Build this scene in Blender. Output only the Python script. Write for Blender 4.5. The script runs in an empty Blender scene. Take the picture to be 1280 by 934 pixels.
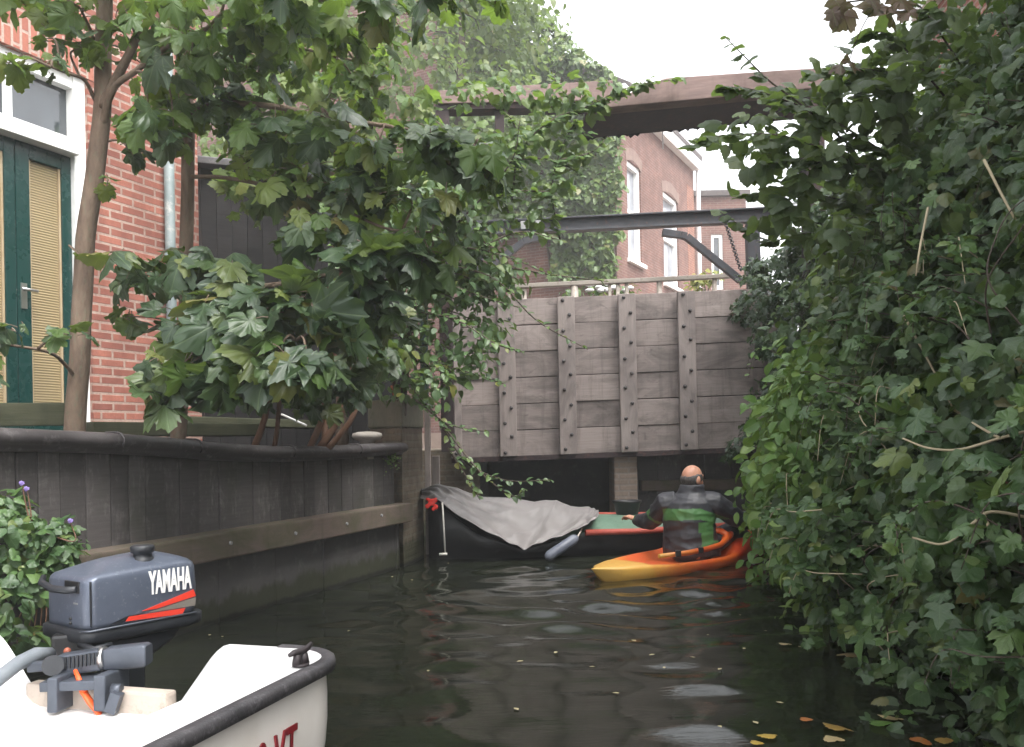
import bpy, bmesh, math, random
import numpy as np
from mathutils import Vector, Matrix, noise

random.seed(7)
rng = np.random.default_rng(11)
S = bpy.context.scene
COL = S.collection
PI = math.pi

# ------------------------------------------------------------------ camera
F = 1100.0                 # focal length in photograph pixels (1280 wide)
CAMH = 1.0
ROLL = math.radians(1.0)
HOR = 553.0
CR, SR = math.cos(ROLL), math.sin(ROLL)

def at(px, py, Y):
    """world point on the plane y = Y seen at photograph pixel (px, py)"""
    u = (px - 640.0) / F
    v = (HOR - py) / F
    return Vector(((u * CR + v * SR) * Y, Y, CAMH + (-u * SR + v * CR) * Y))

def gat(px, py, z):
    """world point at height z seen at pixel (px, py)"""
    p = at(px, py, 1.0)
    k = (z - CAMH) / (p.z - CAMH)
    return Vector((p.x * k, k, z))

cam = bpy.data.cameras.new("camera")
co = bpy.data.objects.new("camera", cam)
COL.objects.link(co)
cam.sensor_fit = 'HORIZONTAL'
cam.sensor_width = 36.0
cam.lens = F / 1280.0 * 36.0
cam.shift_y = (HOR - 467.0) / 1280.0
cam.clip_start = 0.05
cam.clip_end = 2000.0
R3 = Matrix(((CR, SR, 0), (0, 0, -1), (-SR, CR, 0)))
co.matrix_world = Matrix.Translation((0, 0, CAMH)) @ R3.to_4x4()
S.camera = co

# ------------------------------------------------------------------ tagging
def tag(o, label=None, cat=None, group=None, kind=None):
    if label: o["label"] = label
    if cat: o["category"] = cat
    if group: o["group"] = group
    if kind: o["kind"] = kind
    return o

def empty(name, loc, label, cat, group=None):
    o = bpy.data.objects.new(name, None)
    o.empty_display_size = 0.1
    o.location = loc
    COL.objects.link(o)
    o["_loc"] = tuple(loc)
    del o["_loc"]
    LOCS[o] = Vector(loc)
    return tag(o, label, cat, group)
LOCS = {}

def setparent(o, parent):
    """child keeps world-space vertex coordinates"""
    o.parent = parent
    base = Vector((0, 0, 0))
    p = parent
    if p in LOCS:
        base = LOCS[p]
    o.location = -base
    LOCS[o] = Vector((0, 0, 0))
    if parent not in LOCS:
        o.location = (0, 0, 0)

# ------------------------------------------------------------------ mesh builder
class MB:
    def __init__(s):
        s.v = []; s.f = []; s.m = []; s.uv = []; s.hasuv = False; s.sm = []
    def add(s, verts, faces, mi=0, uvs=None, smooth=False):
        b = len(s.v)
        s.v.extend([tuple(v) for v in verts])
        for k, f in enumerate(faces):
            s.f.append(tuple(b + i for i in f)); s.m.append(mi); s.sm.append(smooth)
            s.uv.append(uvs[k] if uvs else None)
        if uvs: s.hasuv = True
        return s
    def hexa(s, c, mi=0):
        """8 corners: 0-3 front loop, 4-7 back loop"""
        return s.add(c, [(0,1,2,3),(7,6,5,4),(1,0,4,5),(2,1,5,6),(3,2,6,7),(0,3,7,4)], mi)
    def box(s, x0, x1, y0, y1, z0, z1, M=None, mi=0):
        c = [(x0,y0,z0),(x1,y0,z0),(x1,y0,z1),(x0,y0,z1),(x0,y1,z0),(x1,y1,z0),(x1,y1,z1),(x0,y1,z1)]
        if M is not None: c = [M @ Vector(p) for p in c]
        return s.hexa(c, mi)
    def beam(s, a, b, w, h, up=(0,0,1), mi=0):
        a = Vector(a); b = Vector(b); d = (b - a).normalized()
        r = d.cross(Vector(up)).normalized(); u = r.cross(d).normalized()
        c = []
        for p in (a, b):
            for sx, sz in ((-1,-1),(1,-1),(1,1),(-1,1)):
                c.append(p + r * (w/2*sx) + u * (h/2*sz))
        return s.hexa(c, mi)
    def tube(s, pts, rad, n=8, mi=0, cap=True, smooth=True, ell=1.0, upv=None):
        pts = [Vector(p) for p in pts]
        if not hasattr(rad, '__len__'): rad = [rad]*len(pts)
        rings = []; prev = None
        for i, p in enumerate(pts):
            if i == 0: d = pts[1]-pts[0]
            elif i == len(pts)-1: d = pts[-1]-pts[-2]
            else: d = pts[i+1]-pts[i-1]
            d = d.normalized() if d.length > 1e-9 else Vector((0,0,1))
            if prev is None:
                ref = Vector(upv) if upv is not None else (Vector((0,0,1)) if abs(d.z) < .9 else Vector((1,0,0)))
                x = d.cross(ref).normalized()
            else:
                x = (prev - d*prev.dot(d))
                x = x.normalized() if x.length > 1e-6 else d.orthogonal().normalized()
            prev = x
            y = d.cross(x).normalized()
            r = rad[i]
            rings.append([p + x*(r*math.cos(2*PI*k/n)) + y*(r*ell*math.sin(2*PI*k/n)) for k in range(n)])
        return s.loft(rings, mi, cap, smooth)
    def loft(s, rings, mi=0, cap=True, smooth=True, closed=True):
        n = len(rings[0]); v = [p for r in rings for p in r]; f = []
        for i in range(len(rings)-1):
            for k in range(n if closed else n-1):
                k2 = (k+1) % n
                f.append((i*n+k, i*n+k2, (i+1)*n+k2, (i+1)*n+k))
        s.add(v, f, mi, smooth=smooth)
        if cap and closed:
            b = len(s.v) - len(v)
            s.f.append(tuple(b+k for k in reversed(range(n)))); s.m.append(mi); s.sm.append(False); s.uv.append(None)
            L = b + (len(rings)-1)*n
            s.f.append(tuple(L+k for k in range(n))); s.m.append(mi); s.sm.append(False); s.uv.append(None)
        return s
    def lathe(s, prof, loc, n=20, M=None, mi=0):
        rings = []
        for r, z in prof:
            ring = []
            for k in range(n):
                p = Vector((r*math.cos(2*PI*k/n), r*math.sin(2*PI*k/n), z))
                if M is not None: p = M @ p
                ring.append(p + Vector(loc))
            rings.append(ring)
        return s.loft(rings, mi)
    def ball(s, c, r, seg=14, ring=9, M=None, mi=0):
        """ellipsoid, r = radius or (rx, ry, rz)"""
        if not hasattr(r, '__len__'): r = (r, r, r)
        prof = []
        rings = []
        for i in range(ring+1):
            th = PI * (i if 0 < i < ring else (i+.02 if i == 0 else i-.02)) / ring
            rg = []
            for k in range(seg):
                p = Vector((r[0]*math.sin(th)*math.cos(2*PI*k/seg), r[1]*math.sin(th)*math.sin(2*PI*k/seg), -r[2]*math.cos(th)))
                if M is not None: p = M @ p
                rg.append(p + Vector(c))
            rings.append(rg)
        return s.loft(rings, mi)
    def prism(s, poly, off, mi=0):
        """polygon (list of points) extruded by vector off"""
        n = len(poly); off = Vector(off)
        v = [Vector(p) for p in poly] + [Vector(p)+off for p in poly]
        f = [tuple(range(n)), tuple(reversed(range(n, 2*n)))] + [(k, n+k, n+(k+1)%n, (k+1)%n) for k in range(n)]
        return s.add(v, f, mi)
    def grid(s, P, mi=0, smooth=True, flip=False, uv=True):
        """P[i][j] grid of points"""
        ni = len(P); nj = len(P[0])
        v = [p for r in P for p in r]; f = []; uvs = []
        for i in range(ni-1):
            for j in range(nj-1):
                q = (i*nj+j, (i+1)*nj+j, (i+1)*nj+j+1, i*nj+j+1)
                u = ((i/(ni-1), j/(nj-1)), ((i+1)/(ni-1), j/(nj-1)), ((i+1)/(ni-1), (j+1)/(nj-1)), (i/(ni-1), (j+1)/(nj-1)))
                if flip: q = q[::-1]; u = u[::-1]
                f.append(q); uvs.append(u)
        return s.add(v, f, mi, uvs=uvs if uv else None, smooth=smooth)
    def build(s, name, mats, parent=None, bevel=0, uv=None, fixn=True, solid=0, weld=False):
        me = bpy.data.meshes.new(name)
        me.from_pydata(s.v, [], s.f)
        if not isinstance(mats, (list, tuple)): mats = [mats]
        for m in mats: me.materials.append(m)
        me.polygons.foreach_set("material_index", s.m)
        me.polygons.foreach_set("use_smooth", s.sm)
        if s.hasuv:
            l = me.uv_layers.new(name="UVMap")
            k = 0
            for fi, f in enumerate(s.f):
                for q in range(len(f)):
                    if s.uv[fi]: l.data[k].uv = s.uv[fi][q]
                    k += 1
        if fixn or bevel or weld:
            bm = bmesh.new(); bm.from_mesh(me)
            if weld: bmesh.ops.remove_doubles(bm, verts=bm.verts, dist=1e-5)
            if fixn: bmesh.ops.recalc_face_normals(bm, faces=bm.faces)
            if bevel:
                es = [e for e in bm.edges if len(e.link_faces) == 2 and e.calc_face_angle(0) > math.radians(35)]
                if es: bmesh.ops.bevel(bm, geom=es, offset=bevel, segments=2, affect='EDGES', profile=.6, clamp_overlap=True)
            bm.to_mesh(me); bm.free()
        if uv == 'box': boxuv(me)
        elif uv == 'long': longuv(me)
        o = bpy.data.objects.new(name, me)
        COL.objects.link(o)
        if solid:
            md = o.modifiers.new("thick", 'SOLIDIFY'); md.thickness = solid; md.offset = -1
        if parent is not None: setparent(o, parent)
        else: LOCS[o] = Vector((0,0,0))
        return o

def boxuv(me):
    l = me.uv_layers.get("UVMap") or me.uv_layers.new(name="UVMap")
    n = len(me.loops)
    for p in me.polygons:
        N = p.normal
        for li in p.loop_indices:
            c = me.vertices[me.loops[li].vertex_index].co
            if abs(N.z) > .75: l.data[li].uv = (c.x, c.y)
            else:
                t = Vector((-N.y, N.x, 0)).normalized()
                l.data[li].uv = (c.dot(t), c.z)

def islands(me):
    par = list(range(len(me.vertices)))
    def find(a):
        while par[a] != a:
            par[a] = par[par[a]]; a = par[a]
        return a
    for e in me.edges:
        a, b = find(e.vertices[0]), find(e.vertices[1])
        if a != b: par[a] = b
    g = {}
    for i in range(len(par)): g.setdefault(find(i), []).append(i)
    return g, find

def longuv(me):
    """u along the longest axis of each loose piece (metres), v around it"""
    l = me.uv_layers.get("UVMap") or me.uv_layers.new(name="UVMap")
    g, find = islands(me)
    ax = {}
    for r, vs in g.items():
        P = np.array([me.vertices[i].co[:] for i in vs])
        c = P.mean(0); _, sv, vt = np.linalg.svd(P - c, full_matrices=False)
        ax[r] = (c, vt, rng.random()*20)
    for p in me.polygons:
        r = find(p.vertices[0]); c, vt, off = ax[r]
        for li in p.loop_indices:
            d = np.array(me.vertices[me.loops[li].vertex_index].co[:]) - c
            l.data[li].uv = (float(d @ vt[0]) + off, float(d @ vt[1] + d @ vt[2]) + off*.37)

def remesh(mb, voxel, smooth=2, name="body"):
    me = bpy.data.meshes.new("tmp"); me.from_pydata(mb.v, [], mb.f)
    bm = bmesh.new(); bm.from_mesh(me); bmesh.ops.recalc_face_normals(bm, faces=bm.faces); bm.to_mesh(me); bm.free()
    o = bpy.data.objects.new("tmp", me); COL.objects.link(o)
    m = o.modifiers.new("r", 'REMESH'); m.mode = 'VOXEL'; m.voxel_size = voxel; m.use_smooth_shade = True
    if smooth:
        s = o.modifiers.new("s", 'SMOOTH'); s.factor = .5; s.iterations = smooth
    dg = bpy.context.evaluated_depsgraph_get()
    dg.update()
    out = bpy.data.meshes.new_from_object(o.evaluated_get(dg))
    bpy.data.objects.remove(o); out.name = name
    return out

def link(name, me, parent=None):
    o = bpy.data.objects.new(name, me); COL.objects.link(o)
    if parent is not None: setparent(o, parent)
    else: LOCS[o] = Vector((0,0,0))
    return o

def copy_thing(o, loc, rz=0, sc=1):
    c = o.copy(); COL.objects.link(c)
    c.location = loc; c.rotation_euler = (0, 0, rz); c.scale = (sc, sc, sc)
    for ch in list(o.children):
        d = ch.copy(); COL.objects.link(d); d.parent = c
    return c

# ------------------------------------------------------------------ materials
class NT:
    def __init__(s, name):
        s.m = bpy.data.materials.new(name); s.m.use_nodes = True
        s.t = s.m.node_tree; s.t.nodes.clear()
        s.out = s.n('ShaderNodeOutputMaterial')
        s._tc = None
    def n(s, typ, ins=None, **kw):
        nd = s.t.nodes.new(typ)
        for k, v in kw.items(): setattr(nd, k, v)
        if ins:
            for k, v in ins.items(): s.put(nd.inputs[k], v)
        return nd
    def put(s, sock, v):
        if isinstance(v, bpy.types.NodeSocket): s.t.links.new(v, sock)
        elif isinstance(v, bpy.types.Node): s.t.links.new(v.outputs[0], sock)
        else:
            if sock.type == 'RGBA' and len(v) == 3: v = (*v, 1)
            sock.default_value = v
    def tc(s, which='Object'):
        if s._tc is None: s._tc = s.n('ShaderNodeTexCoord')
        return s._tc.outputs[which]
    def geo(s, o='Random Per Island'):
        return s.n('ShaderNodeNewGeometry').outputs[o]
    def mapping(s, vec, scale=(1,1,1), loc=(0,0,0), rot=(0,0,0)):
        return s.n('ShaderNodeMapping', {'Vector': vec, 'Scale': scale, 'Location': loc, 'Rotation': rot}).outputs[0]
    def noise(s, vec, scale=5, detail=4, rough=.55, dist=0, o='Fac'):
        return s.n('ShaderNodeTexNoise', {'Vector': vec, 'Scale': scale, 'Detail': detail, 'Roughness': rough, 'Distortion': dist}).outputs[o]
    def ramp(s, fac, stops, interp='LINEAR'):
        r = s.n('ShaderNodeValToRGB', {'Fac': fac}); e = r.color_ramp.elements
        r.color_ramp.interpolation = interp
        while len(e) < len(stops): e.new(.5)
        for el, (p, c) in zip(e, stops):
            el.position = p
            el.color = (*c, 1) if hasattr(c, '__len__') else (c, c, c, 1)
        return r.outputs[0]
    def mix(s, fac, a, b, mode='MIX'):
        m = s.n('ShaderNodeMix', data_type='RGBA', blend_type=mode)
        s.put(m.inputs[0], fac); s.put(m.inputs[6], a); s.put(m.inputs[7], b)
        return m.outputs[2]
    def math(s, op, a, b=0.0, c=None, clamp=False):
        m = s.n('ShaderNodeMath', operation=op, use_clamp=clamp)
        s.put(m.inputs[0], a); s.put(m.inputs[1], b)
        if c is not None: s.put(m.inputs[2], c)
        return m.outputs[0]
    def bump(s, h, strength=.3, dist=.01, normal=None):
        i = {'Height': h, 'Strength': strength, 'Distance': dist}
        if normal is not None: i['Normal'] = normal
        return s.n('ShaderNodeBump', i).outputs[0]
    def principled(s, color, rough=.6, normal=None, metal=0.0, spec=.5, **kw):
        i = {'Base Color': color, 'Roughness': rough, 'Metallic': metal, 'Specular IOR Level': spec}
        if normal is not None: i['Normal'] = normal
        i.update(kw)
        p = s.n('ShaderNodeBsdfPrincipled', i)
        return p
    def done(s, sh):
        s.put(s.out.inputs['Surface'], sh if isinstance(sh, bpy.types.NodeSocket) else sh.outputs[0])
        return s.m

def c3(*a): return tuple(a)

def weathered(name, c1, c2, c3_=None, scale=6, rough=.6, bump=.3, bscale=60, bdist=.004, spec=.4, metal=0, stretch=(1,1,1), island=.0, tide=False):
    t = NT(name); v = t.mapping(t.tc(), stretch)
    n1 = t.noise(v, scale, 5, .6, .3)
    col = t.ramp(n1, [(.3, c1), (.7, c2)])
    if c3_:
        n2 = t.noise(v, scale*3.3, 4, .7)
        col = t.mix(t.ramp(n2, [(.55, 0), (.75, 1)]), col, c3_)
    if island:
        col = t.mix(1.0, col, t.ramp(t.geo(), [(0, 1-island), (1, 1.0)]), 'MULTIPLY')
    if tide: col = tideline(t, col)
    nb = t.noise(v, bscale, 5, .6)
    r = t.math('ADD', t.math('MULTIPLY', n1, .25), rough-.12)
    return t.done(t.principled(col, r, t.bump(nb, bump, bdist), metal, spec))

def tideline(t, col, top=.16):
    sp = t.n('ShaderNodeSeparateXYZ', {0: t.tc()})
    n = t.noise(t.mapping(t.tc(), (1, 1, .4)), 9, 5, .7)
    f = t.math('SUBTRACT', t.math('ADD', top, t.math('MULTIPLY', t.math('SUBTRACT', n, .5), .22)), sp.outputs[2])
    col = t.mix(t.math('MULTIPLY', t.math('MULTIPLY', f, 22, clamp=True), .8), col, (.026,.030,.012))
    g = t.math('SUBTRACT', t.math('ADD', .035, t.math('MULTIPLY', t.math('SUBTRACT', n, .5), .06)), sp.outputs[2])
    return t.mix(t.math('MULTIPLY', g, 60, clamp=True), col, (.010,.010,.007))
def wood(name, ca, cb, cdark, grain=1.0, rough=.75, bump=.4, stain=.5, island=.35, spec=.3):
    """UV: u along the grain (metres)"""
    t = NT(name); uv = t.tc('UV')
    g = t.noise(t.mapping(uv, (3.0, 70*grain, 1)), 1.0, 6, .65, .6)
    b = t.noise(t.mapping(uv, (2.0, 4.0, 1)), 1.0, 6, .65, .9)
    st = t.noise(t.mapping(uv, (4.0, 9.0, 1), (3.3, 7.1, 0)), 1.0, 5, .7, 1.0)
    col = t.mix(t.ramp(g, [(.3, 0), (.7, 1)]), ca, cb)
    col = t.mix(t.ramp(b, [(.34, .7), (.56, 0)]), col, cdark)
    col = t.mix(t.math('MULTIPLY', t.ramp(st, [(.58, 0), (.72, 1)]), stain), col, cdark)
    vs = t.noise(t.mapping(t.tc(), (11, 11, .9)), 1.0, 5, .7, .3)
    col = t.mix(t.math('MULTIPLY', t.ramp(vs, [(.52, 0), (.72, 1)]), stain*.75), col, tuple(x*.9 for x in cdark))
    col = t.mix(1.0, col, t.ramp(t.geo(), [(0, 1-island), (1, 1.0)]), 'MULTIPLY')
    return t.done(t.principled(col, rough, t.bump(g, bump, .003), 0, spec))

def brick(name, c1, c2, cm, bw=.21, bh=.055, mort=.01, rot=0, dirt=.4, bump=.6, offset=.5, bias=0.0, tide=False):
    t = NT(name); uv = t.mapping(t.tc('UV'), (1,1,1), (0,0,0), (0,0,rot))
    b = t.n('ShaderNodeTexBrick', {'Vector': uv, 'Color1': c1, 'Color2': c2, 'Mortar': cm, 'Scale': 1.0,
             'Mortar Size': mort, 'Mortar Smooth': .25, 'Bias': bias, 'Brick Width': bw, 'Row Height': bh}, offset=offset)
    nz = t.noise(t.mapping(t.tc('Object'), (1,1,1)), 3, 6, .65)
    nf = t.noise(t.tc('Object'), 45, 4, .65)
    col = t.mix(t.ramp(nf, [(.3, .45), (.7, 0)]), b.outputs[0], tuple(x*.55 for x in c1))
    col = t.mix(t.math('MULTIPLY', t.ramp(nz, [(.4, 1), (.62, 0)]), dirt), col, tuple(x*.45 for x in c2))
    if tide: col = tideline(t, col, .22)
    h = t.math('SUBTRACT', t.math('MULTIPLY', nf, .3), b.outputs['Fac'])
    return t.done(t.principled(col, .85, t.bump(h, bump, .006), 0, .3))

def plain(name, c, rough=.5, spec=.5, metal=0, var=.12, scale=8, bump=0.0, bscale=90, coat=0):
    t = NT(name)
    n1 = t.noise(t.tc(), scale, 4, .6)
    col = t.ramp(n1, [(.3, tuple(x*(1-var) for x in c)), (.7, tuple(min(1, x*(1+var)) for x in c))])
    r = t.math('ADD', t.math('MULTIPLY', n1, .2), rough-.1)
    nb = t.bump(t.noise(t.tc(), bscale, 3), bump, .002) if bump else None
    p = t.principled(col, r, nb, metal, spec)
    if coat: p.inputs['Coat Weight'].default_value = coat
    return t.done(p)

def leafmat(name, stops, rough=.42, trans=.28, vein='mid', veincol=(.16,.24,.08), under=(.10,.14,.07), spec=.5, patch=.25, coat=0):
    t = NT(name)
    r = t.geo()
    col = t.ramp(r, stops)
    n = t.noise(t.tc(), 25, 3, .6)
    col = t.mix(t.ramp(n, [(.35, patch), (.65, 0)]), col, tuple(x*.5 for x in stops[0][1]))
    uv = t.n('ShaderNodeSeparateXYZ', {0: t.tc('UV')})
    u, v = uv.outputs[0], uv.outputs[1]
    if vein == 'mid':      # u lateral (-.5...5), v along 0..1
        au = t.math('ABSOLUTE', u)
        mid = t.math('SUBTRACT', 1, t.math('MULTIPLY', au, 45), clamp=True)
        w = t.math('FRACT', t.math('MULTIPLY', t.math('SUBTRACT', v, t.math('MULTIPLY', au, .8)), 7))
        side = t.math('SUBTRACT', 1, t.math('MULTIPLY', t.math('ABSOLUTE', t.math('SUBTRACT', w, .5)), 9), clamp=True)
        vn = t.math('MAXIMUM', mid, t.math('MULTIPLY', side, .45))
    else:                  # palmate, base at (0,0)
        vn = None
        for a in (0, 50, -50, 82, -82):
            ca, sa = math.cos(math.radians(a)), math.sin(math.radians(a))
            # distance to ray direction (sa, ca)
            d = t.math('ABSOLUTE', t.math('SUBTRACT', t.math('MULTIPLY', u, ca), t.math('MULTIPLY', v, sa)))
            al = t.math('ADD', t.math('MULTIPLY', u, sa), t.math('MULTIPLY', v, ca))
            k = t.math('SUBTRACT', 1, t.math('MULTIPLY', d, 55), clamp=True)
            k = t.math('MULTIPLY', k, t.math('GREATER_THAN', al, 0.0))
            vn = k if vn is None else t.math('MAXIMUM', vn, k)
    col = t.mix(t.math('MULTIPLY', vn, .7), col, veincol)
    bf = t.geo('Backfacing')
    col2 = t.mix(t.math('MULTIPLY', bf, .55), col, under)
    p = t.principled(col2, t.math('ADD', t.math('MULTIPLY', bf, .25), rough), t.bump(t.math('ADD', t.math('MULTIPLY', vn, -.6), n), .35, .004), 0, spec)
    tr = t.n('ShaderNodeBsdfTranslucent', {'Color': t.mix(.6, col, (.22, .34, .04))})
    mx = t.n('ShaderNodeMixShader', {0: trans, 1: p.outputs[0], 2: tr.outputs[0]})
    return t.done(mx)

M = {}
# brick and masonry
M['brick_left'] = brick('red_brick', (.36,.135,.095), (.20,.072,.055), (.38,.295,.245), .225, .068, .0115, dirt=.45)
M['brick_soldier'] = brick('soldier_brick', (.38,.145,.10), (.28,.10,.072), (.40,.32,.27), .225, .068, .0115, rot=PI/2, dirt=.15)
M['brick_house'] = brick('brown_brick', (.19,.085,.064), (.14,.066,.054), (.22,.165,.14), .21, .062, .011, dirt=.5)
M['brick_far'] = brick('far_brick', (.20,.098,.078), (.155,.08,.065), (.23,.17,.145), .21, .062, .011, dirt=.3)
M['brick_old'] = brick('old_brick', (.21,.165,.115), (.15,.12,.09), (.19,.17,.13), .2, .06, .012, dirt=.8, tide=True)
M['brick_pier'] = brick('pier_brick', (.34,.26,.21), (.26,.20,.165), (.3,.26,.23), .2, .06, .012, dirt=.5)
M['stone_mossy'] = weathered('mossy_stone', (.11,.11,.078), (.18,.165,.125), (.06,.08,.03), 5, .85, .5, 40)
M['stone_grey'] = weathered('grey_stone', (.22,.20,.18), (.32,.29,.26), (.15,.14,.12), 6, .85, .4, 60)
M['concrete'] = weathered('concrete', (.17,.16,.145), (.24,.22,.2), (.1,.1,.09), 3, .85, .4, 50)
M['soil'] = weathered('soil', (.02,.016,.011), (.04,.03,.02), (.03,.035,.015), 8, .95, .8, 40, .01)
M['paving'] = weathered('paving', (.16,.12,.10), (.22,.17,.145), None, 9, .85, .4, 40)
# wood
M['panel'] = wood('grey_oak', (.275,.228,.213), (.365,.31,.288), (.115,.097,.092), 1, .75, .45, .75, .32)
M['strut'] = wood('grey_oak_post', (.28,.236,.22), (.355,.305,.285), (.16,.135,.13), 1, .75, .4, .4, .15)
M['plank_mossy'] = wood('mossy_plank', (.05,.055,.03), (.085,.085,.05), (.03,.035,.018), 1, .9, .5, .5)
M['beam_brown'] = wood('brown_waling', (.135,.098,.08), (.105,.08,.068), (.055,.06,.028), .7, .8, .5, .5, .2)
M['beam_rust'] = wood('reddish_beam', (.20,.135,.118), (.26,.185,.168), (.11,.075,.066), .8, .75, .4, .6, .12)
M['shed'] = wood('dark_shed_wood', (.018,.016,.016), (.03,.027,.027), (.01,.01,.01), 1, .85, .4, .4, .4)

def quayboards():
    t = NT('dark_quay_boards'); uv = t.tc('UV')
    g = t.noise(t.mapping(uv, (3, 60, 1)), 1, 5, .65, .4)
    col = t.mix(g, (.052,.046,.045), (.105,.094,.091))
    st = t.noise(t.tc(), 7, 5, .7, .5)
    fine = t.noise(t.mapping(t.tc(), (6, 6, 1.4)), 5, 5, .75)
    chalk = t.math('MULTIPLY', t.ramp(st, [(.48, 0), (.68, 1)]), t.ramp(fine, [(.46, 0), (.66, 1)]))
    col = t.mix(t.math('MULTIPLY', chalk, .75), col, (.27,.25,.24))
    low = t.noise(t.tc(), 2.2, 4, .6)
    col = t.mix(t.ramp(low, [(.5, 0), (.75, .6)]), col, (.025,.032,.015))
    col = t.mix(1.0, col, t.ramp(t.geo(), [(0, .6), (1, 1.0)]), 'MULTIPLY')
    return t.done(t.principled(col, t.math('SUBTRACT', .8, t.math('MULTIPLY', g, .25)), t.bump(g, .5, .004), 0, .4))
M['boards'] = quayboards()
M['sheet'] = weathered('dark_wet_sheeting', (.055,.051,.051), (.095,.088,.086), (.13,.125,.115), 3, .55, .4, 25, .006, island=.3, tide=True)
M['cap'] = weathered('black_cap_rail', (.028,.024,.025), (.06,.053,.054), (.13,.12,.12), 5, .5, .3, 70, .003, spec=.5)
# paint / metal
M['green_door'] = plain('green_gloss_paint', (.004,.032,.028), .28, .5, var=.06, bump=.05)
M['white_paint'] = plain('white_paint', (.74,.74,.72), .4, var=.05)
M['cream'] = plain('cream_letterbox', (.62,.50,.20), .5)
M['steel_dark'] = weathered('dark_painted_steel', (.022,.024,.030), (.045,.046,.055), (.10,.05,.035), 6, .5, .25, 50, .003, spec=.5)
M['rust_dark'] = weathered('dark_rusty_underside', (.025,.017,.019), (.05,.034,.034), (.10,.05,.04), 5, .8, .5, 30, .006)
M['rail'] = weathered('pale_rail_paint', (.42,.37,.31), (.54,.48,.42), (.3,.22,.16), 7, .55, .2, 60)
M['bolt'] = weathered('iron_bolt', (.05,.045,.045), (.10,.09,.09), None, 20, .55, .3, 80, metal=.5)
M['zinc'] = weathered('zinc_downpipe', (.13,.165,.165), (.22,.255,.255), (.34,.34,.32), 3.5, .55, .15, 60)
M['zinc2'] = weathered('grey_downpipe', (.45,.43,.42), (.6,.57,.56), None, 8, .5, .1, 60)
M['chrome'] = plain('brushed_metal', (.55,.54,.52), .3, metal=.9)
M['blackmetal'] = plain('black_metal', (.012,.012,.013), .4)
M['galv'] = weathered('galvanised', (.25,.25,.25), (.35,.35,.34), None, 12, .5, .1, 60, metal=.6)
M['roof'] = weathered('roof_tiles', (.06,.05,.05), (.1,.085,.08), None, 8, .8, .5, 20)

def glassmat(name, tint=(.03,.035,.04), rough=.03):
    t = NT(name)
    n = t.noise(t.tc(), 2.0, 3)
    return t.done(t.principled(t.ramp(n, [(.3, tint), (.7, tuple(x*1.6 for x in tint))]), rough, t.bump(n, .04, .01), 0, .9))
M['glass'] = glassmat('window_glass')
M['glass2'] = glassmat('pale_window_glass', (.16,.17,.19), .06)
def blindmat():
    t = NT('beige_blind'); uv = t.tc('Object')
    sp = t.n('ShaderNodeSeparateXYZ', {0: uv})
    w = t.math('SINE', t.math('MULTIPLY', sp.outputs[2], 330))
    n = t.noise(uv, 3, 4)
    col = t.mix(t.ramp(w, [(.3, 0), (.75, 1)]), (.20,.15,.075), (.36,.28,.15))
    col = t.mix(t.ramp(n, [(.45, 0), (.7, .4)]), col, (.18,.14,.08))
    return t.done(t.principled(col, .45, t.bump(w, .5, .004), 0, .5, **{'Coat Weight': .6, 'Coat Roughness': .04}))
M['blind'] = blindmat()

def watermat():
    t = NT('canal_water')
    n = t.noise(t.mapping(t.tc(), (1.6, 6.0, 1)), 5.5, 4, .6, .4)
    n2 = t.noise(t.mapping(t.tc(), (1, 2.2, 1)), 34, 3, .55)
    mud = t.noise(t.tc(), .8, 3)
    h = t.math('ADD', n, t.math('MULTIPLY', n2, .10))
    col = t.ramp(mud, [(.3, (.009,.0112,.0068)), (.7, (.014,.0160,.0105))])
    p = t.principled(col, .03, t.bump(h, .06, .02), 0, .5, IOR=1.36)
    return t.done(p)
M['water'] = watermat()
# ================================================================== SETTING
# canal bed / far ground sheet
mb = MB()
mb.add([(-60,-45,-.9),(60,-45,-.9),(60,70,-.9),(-60,70,-.9)], [(0,1,2,3)])
tag(mb.build('ground', M['soil'], uv='box'), kind='structure')

# quay line (front of the left quay wall at the water)
QA = Vector((-2.15, 3.70, 0)); QD = (Vector((-.90, 7.10, 0)) - QA).normalized()
QN = Vector((QD.y, -QD.x, 0))            # towards the canal
def quay(s, off=0, z=0): return QA + QD*s + QN*off + Vector((0, 0, z))
QS0, QS1 = -4.6, 3.62                     # along range

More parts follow.
